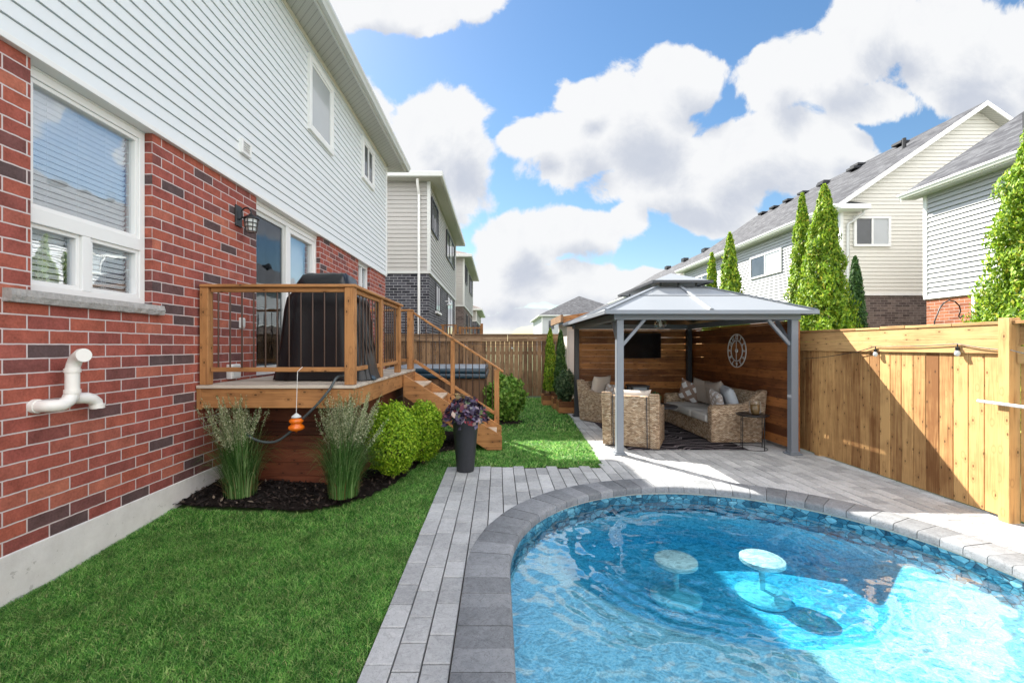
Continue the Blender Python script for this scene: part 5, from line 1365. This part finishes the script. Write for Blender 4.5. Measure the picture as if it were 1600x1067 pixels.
# ------------------------------------------------------------------ neighbouring houses
def hip_house(name, label, x0, x1, y0, y1, zb, ze, brick, sid, roofm, faces, zg=-.1, over=.42, slope=.42, course=.14, grp=None, trim='gutter'):
    t = thing(name, label, 'house', ((x0 + x1) / 2, (y0 + y1) / 2, 0), 0, grp)
    B(x0, x1, y0, y1, zg, zb).build('brick_wall', M[brick], t)
    s_ = B(x0 + .012, x1 - .012, y0 + .012, y1 - .012, zb, ze)
    for f in faces:
        if f == 'S': siding(s_, face(1, y0 - .014, -1), lambda z: x0, lambda z: x1, zb + .04, ze, course, .02, .014, .012)
        if f == 'E': siding(s_, face(0, x1 + .014, 1), lambda z: y0, lambda z: y1, zb + .04, ze, course, .02, .014, .012)
        if f == 'W': siding(s_, face(0, x0 - .014, -1), lambda z: y0, lambda z: y1, zb + .04, ze, course, .02, .014, .012)
    s_.build('siding', M[sid], t, recalc=False)
    tr_ = B(x0 - .05, x1 + .05, y0 - .05, y1 + .05, zb - .03, zb + .045)
    for (cx, cy) in ((x0, y0), (x1, y0), (x1, y1), (x0, y1)): tr_.box(cx - .055, cx + .055, cy - .055, cy + .055, zb + .046, ze - .01)
    tr_.build('corner_trim', M['gutter' if sid != 'sun_siding' else 'white'], t)
    B(x0 - over, x1 + over, y0 - over, y1 + over, ze, ze + .03).build('soffit', M['soffit'], t)
    e = (x0 - over, x1 + over, y0 - over, y1 + over); fr = MB(); zz = (ze - .02, ze + .16)
    fr.box(e[0] - .1, e[1] + .1, e[2] - .1, e[2], *zz); fr.box(e[0] - .1, e[1] + .1, e[3], e[3] + .1, *zz); fr.box(e[0] - .1, e[0], e[2], e[3], *zz); fr.box(e[1], e[1] + .1, e[2], e[3], *zz)
    fr.build('gutter', M['gutter'], t, bevel=.02)
    w = (e[1] - e[0]) / 2; d = (e[3] - e[2]) / 2; k = min(w, d); zr_ = ze + .15 + slope * k; cx, cy = (e[0] + e[1]) / 2, (e[2] + e[3]) / 2
    a = (cx, e[2] + k, zr_) if d >= w else (e[0] + k, cy, zr_); b = (cx, e[3] - k, zr_) if d >= w else (e[1] - k, cy, zr_)
    o = [(e[0] - .06, e[2] - .06, ze + .15), (e[1] + .06, e[2] - .06, ze + .15), (e[1] + .06, e[3] + .06, ze + .15), (e[0] - .06, e[3] + .06, ze + .15)]
    if d >= w: fs = [(0, 1, 4), (1, 2, 5, 4), (2, 3, 5), (3, 0, 4, 5)]
    else: fs = [(0, 1, 5, 4), (1, 2, 5), (2, 3, 4, 5), (3, 0, 4)]
    MB().add(o + [a, b], fs).build('roof', M[roofm], t, recalc=False)
    return t
def downspout(parent, x, y, z0, z1, dx=0, dy=-1, m='gutter', off=.34):
    mb = MB().tube([(x + dx * off, y + dy * off, z1), (x + dx * off, y + dy * off, z1 - .12), (x + dx * .07, y + dy * .07, z1 - .42), (x + dx * .07, y + dy * .07, z0)], .045, 8)
    mb.build('downspout', M[m], parent, smooth=40)
h2 = hip_house('neighbour_house', 'grey sided house with dark grey brick base, next along on the left', -11, -2.30, 14.5, 23.3, 4.0, 7.03, 'brick_grey', 'grey_siding', 'shingle_brown', 'SE', grp='houses in the left row')
downspout(h2, -2.62, 14.5, .2, 7.0, dy=-1, m='white')
Pn = face(0, -2.30 + .036, 1)
simple_window(h2, Pn, 14.75, 16.3, 5.5, 6.62, M['bronze'], M['darkglass'], 2, .06, .05)
simple_window(h2, Pn, 19.0, 22.4, 5.45, 6.66, M['bronze'], [M['darkglass'], M['paleglass'], M['darkglass']], 2, .06, .05)
Pb = face(0, -2.30 + .002, 1)
w = simple_window(h2, Pb, 16.0, 17.2, 2.85, 3.88, M['bronze'], M['darkglass'], 1, .06, .04); fbox(MB(), Pb, 15.95, 17.25, .0, .08, 2.77, 2.84).build('sill', M['white'], w)
simple_window(h2, Pb, 19.6, 22.0, 1.2, 3.9, M['bronze'], M['darkglass'], 1, .07, .04)
t = thing('porch_light', 'small white lamp on the dark brick house wall', 'wall light', (-2.30, 18.9, 3.3))
MB().tube([(-2.30, 18.9, 3.5), (-2.12, 18.9, 3.5), (-2.12, 18.9, 3.42)], .02, 6).build('arm', M['white'], t); MB().lathe([(.03, .1), (.14, .0), (.13, -.01)], (-2.12, 18.9, 3.34), 14).build('lamp_shade', M['white'], t, smooth=50)
h3 = hip_house('neighbour_house', 'grey sided house with brown brick base, second along on the left', -11, -2.02, 25.7, 34.3, 3.93, 6.75, 'brick_brown', 'grey_siding', 'shingle_brown', 'SE', grp='houses in the left row')
downspout(h3, -2.55, 25.7, .2, 6.7, dy=-1, m='white')
Pn = face(0, -2.02 + .036, 1)
simple_window(h3, Pn, 26.3, 27.8, 5.4, 6.45, M['bronze'], M['darkglass'], 1, .06, .05); simple_window(h3, Pn, 30.2, 33.2, 5.3, 6.5, M['bronze'], M['darkglass'], 2, .06, .05)
Pn = face(0, -2.02 + .002, 1)
simple_window(h3, Pn, 27.5, 28.7, 2.4, 3.6, M['bronze'], M['darkglass'], 1, .06, .05); simple_window(h3, Pn, 31.0, 33.0, 1.4, 3.6, M['bronze'], M['darkglass'], 1, .06, .05)
h4 = hip_house('neighbour_house', 'farthest sliver of a house at the end of the left row', -11, -1.85, 37.2, 46, 3.7, 4.6, 'brick_grey', 'grey_siding', 'shingle_brown', 'SE', grp='houses in the left row')
simple_window(h4, face(0, -1.85 + .03, 1), 38.5, 40.5, 2.4, 3.5, M['bronze'], M['darkglass'], 1, .06, .05)
nd = thing('wooden_deck', "neighbour's small brown deck railing seen above the back fence", 'deck', (-1.4, 17.5, 0))
B(-2.25, -.55, 16.6, 19.5, 1.35, 1.45).build('deck_boards', M['bfence_x'], nd)
for (x, z) in ((-2.1, 2.38), (-1.62, 2.38), (-1.45, 2.3), (-.62, 2.42)): B(x - .05, x + .05, 16.62, 16.72, -.05, z).build('post', M['deck_z'], nd)
mb = MB().box(-2.2, -1.57, 16.60, 16.74, 2.34, 2.38); mb.box(-1.40, -.60, 16.60, 16.74, 2.22, 2.27); mb.box(-2.2, -.6, 16.64, 16.70, 1.95, 2.02); mb.box(-2.2, -.6, 16.64, 16.70, 1.5, 1.57); mb.build('rail', M['deck_x'], nd)
mb = MB(); x = -2.0
while x < -.7: mb.box(x, x + .035, 16.65, 16.685, 1.5, 2.3); x += .13
mb.build('balusters', M['deck_z'], nd)

def gable_house(name, label, x0, x1, y0, y1, zb, ze, brick, sid, gsid, slope, over=.4, grp=None, course=.14, ret=False, front=True):
    t = thing(name, label, 'house', ((x0 + x1) / 2, (y0 + y1) / 2, 0), 0, grp); cx = (x0 + x1) / 2
    B(x0, x1, y0, y1, -.1, zb).build('brick_wall', M[brick], t)
    zp = ze + slope * (x1 - x0) / 2
    s_ = MB().prism([(x0 + .012, zb), (x1 - .012, zb), (x1 - .012, ze), (cx, zp - .02), (x0 + .012, ze)], 1, y0 + .012, y1 - .012)
    siding(s_, face(0, x0 - .014, -1), lambda z: y0, lambda z: y1, zb + .04, ze, course, .034, .026, .02)
    s_.build('siding', M[sid], t, recalc=False)
    if front:
        g_ = siding(MB(), face(1, y0 - .014, -1), lambda z: x0 + max(0, (z - ze) / slope), lambda z: x1 - max(0, (z - ze) / slope), zb + .04, zp - .05, course, .02, .016, .012)
        g_.build('gable_siding', M[gsid], t, recalc=False)
    tr_ = B(x0 - .05, x1 + .05, y0 - .05, y1 + .05, zb - .03, zb + .045)
    for (a, b) in ((x0, y0), (x0, y1)): tr_.box(a - .055, a + .055, b - .055, b + .055, zb + .046, ze - .01)
    tr_.build('corner_trim', M['white'], t)
    ya, yb = y0 - over, y1 + over; ex0, ex1 = x0 - over, x1 + over; zee = ze - slope * over + .12; zpp = zp + .12
    th = .07
    rf_ = MB()
    for (xe_, s2) in ((ex0, 1), (ex1, -1)):
        vs = [(xe_, ya, zee), (xe_, yb, zee), (cx, yb, zpp), (cx, ya, zpp)]; vs += [(x, y, z - th) for x, y, z in vs]
        rf_.add(vs, [(0, 1, 2, 3) if s2 < 0 else (3, 2, 1, 0), (4, 5, 6, 7), (0, 1, 5, 4), (1, 2, 6, 5), (3, 0, 4, 7)])
    rf_.build('roof', M['shingle'], t, recalc=True)
    so_ = MB().box(ex0 + .02, x0, ya + .03, yb - .03, zee - .17, zee - .15)
    for s2, xe_ in ((1, ex0), (-1, ex1)):
        so_.add([(xe_, ya + .02, zee - .16), (xe_, y0, zee - .16), (cx, y0, zpp - .16), (cx, ya + .02, zpp - .16)], [(0, 1, 2, 3)])
    so_.build('soffit', M['soffit'], t)
    fa = MB()
    for yy in (ya - .025, yb - .005):
        for (xe_) in (ex0, ex1):
            fa.prism([(xe_, zee - .01), (cx, zpp - .01), (cx, zpp - .19), (xe_, zee - .19)], 1, yy, yy + .03)
    fa.box(ex0 - .01, ex0 + .02, ya, yb, zee - .17, zee - .02)
    fa.build('fascia', M['white'], t)
    gutter(MB(), 0, ex0 - .012, -1, ya, yb, zee - .14, .12, .13).build('gutter', M['white'], t)
    return t, zee, zpp, cx
RG = 'houses in the right row'
r1, _, _, _ = gable_house('neighbour_house', 'nearest white sided house on the right with orange brick below', 13, 23.6, 2.5, 13.2, 3.0, 6.42, 'brick_orange', 'sun_siding', 'cream_siding', .685, grp=RG, front=False)
simple_window(r1, face(0, 13 - .002, -1), 10.3, 11.9, 2.25, 2.98, M['white'], [M['paleglass'], M['darkglass']], 1, .08, .05)
tb = MB().tube([(14.6, 12.0, 7.2), (14.6, 12.0, 8.0)], .09, 12); tb.build('vent_stack', M['black'], r1, smooth=40)
r2, zee, zpp, cx2 = gable_house('neighbour_house', 'long cream house with a tall gable and brown brick base', 13, 23.2, 16.5, 30.3, 3.5, 7.0, 'brick_brown', 'sun_siding', 'cream_siding', .69, grp=RG)
simple_window(r2, face(1, 16.5 - .036, -1), 13.44, 14.83, 5.31, 6.45, M['white'], [M['darkglass'], M['paleglass']], 1, .09, .06)
simple_window(r2, face(0, 13 - .05, -1), 19.85, 22.3, 4.95, 6.05, M['white'], [M['paleglass'], M['darkglass']], 1, .08, .05)
simple_window(r2, face(0, 13 - .05, -1), 26.5, 28.6, 4.95, 6.05, M['white'], M['darkglass'], 1, .08, .05)
# boxed eave return with its own little shingled top
er = B(12.62, 13.75, 16.02, 16.47, 6.62, 6.80); er.build('eave_return', M['white'], r2, bevel=.01)
MB().add([(12.66, 16.04, 6.803), (13.72, 16.04, 6.803), (13.72, 16.47, 6.803), (12.66, 16.47, 6.803), (13.1, 16.47, 7.02), (13.40, 16.47, 7.02)], [(0, 1, 5, 4), (1, 2, 5), (3, 0, 4)]).build('return_roof', M['shingle'], r2, recalc=False)
MB().tube([(13.62, 16.2, 6.62), (13.62, 16.2, 6.5), (13.22, 16.43, 6.15), (13.22, 16.43, .3)], .055, 10).build('downspout', M['gutter'], r2, smooth=40)
rs = .69
def roof_pt(d, y, base=zpp, c=cx2): return (c - d, y, base - rs * d)
for (d, y) in ((.5, 19.0), (.55, 21.2), (.55, 23.4), (.9, 21.0), (.55, 25.0), (.55, 26.3), (.55, 27.6), (.55, 28.8), (.9, 23.0)):
    p = roof_pt(d, y); B(p[0] - .22, p[0] + .18, y - .25, y + .25, p[2] + .02, p[2] + .15).build('roof_vent', M['black'], r2, bevel=.02)
p = roof_pt(1.3, 18.0); MB().tube([(p[0], p[1], p[2] - .05), (p[0], p[1], p[2] + .4)], .07, 10).build('vent_stack', M['black'], r2, smooth=40)
r3, z3, zp3, c3 = gable_house('neighbour_house', 'pale house beyond the long cream one, roof just above the gazebo', 13, 22.6, 33, 49, 3.2, 6.6, 'brick_brown', 'sun_siding', 'cream_siding', .62, grp=RG)
rs = .62
for (d, y) in ((.6, 36), (.6, 40), (.6, 44)):
    p = roof_pt(d, y, zp3, c3); B(p[0] - .25, p[0] + .2, y - .3, y + .3, p[2] + .02, p[2] + .3).build('roof_vent', M['black'], r3)
r4, _, _, _ = gable_house('neighbour_house', 'far brown-roofed house at the end of the right row', 13.5, 23, 52, 66, 3.2, 6.4, 'brick_brown', 'sun_siding', 'cream_siding', .5, grp=RG)
fh = hip_house('distant_house', 'distant pale two-storey house with a grey hip roof in the middle gap', 6.7, 20.5, 66, 82, 3.0, 6.1, 'brick_grey', 'sun_siding', 'shingle', 'SW', slope=.5, over=.5)
for z in (4.2,):
    for x in (7.7, 9.2, 11.2): simple_window(fh, face(1, 66 - .04, -1), x, x + .8, z, z + 1.2, M['bronze'], M['darkglass'], 0, .08, .05)
# little shed beyond the gazebo
sh = thing('garden_shed', 'small pale shed with a brown plank roof behind the gazebo', 'shed', (2.7, 12.0, 0))
B(1.80, 3.9, 11.35, 12.9, 0, 2.16).build('wall', M['cream_siding'], sh)
B(1.84, 2.06, 11.325, 11.347, .8, 1.95).build('door', M['gutter'], sh, bevel=.003)
MB().prism([(1.60, 2.22), (4.0, 2.60), (4.0, 2.66), (1.60, 2.30)], 1, 10.95, 13.0).build('roof', M['deck_x'], sh)
B(1.58, 1.64, 10.93, 13.0, 2.16, 2.34).build('fascia', M['bfence_x'], sh); MB().prism([(1.645, 2.12), (4.0, 2.46), (4.0, 2.64), (1.645, 2.30)], 1, 10.92, 10.948).build('fascia', M['deck_x'], sh)
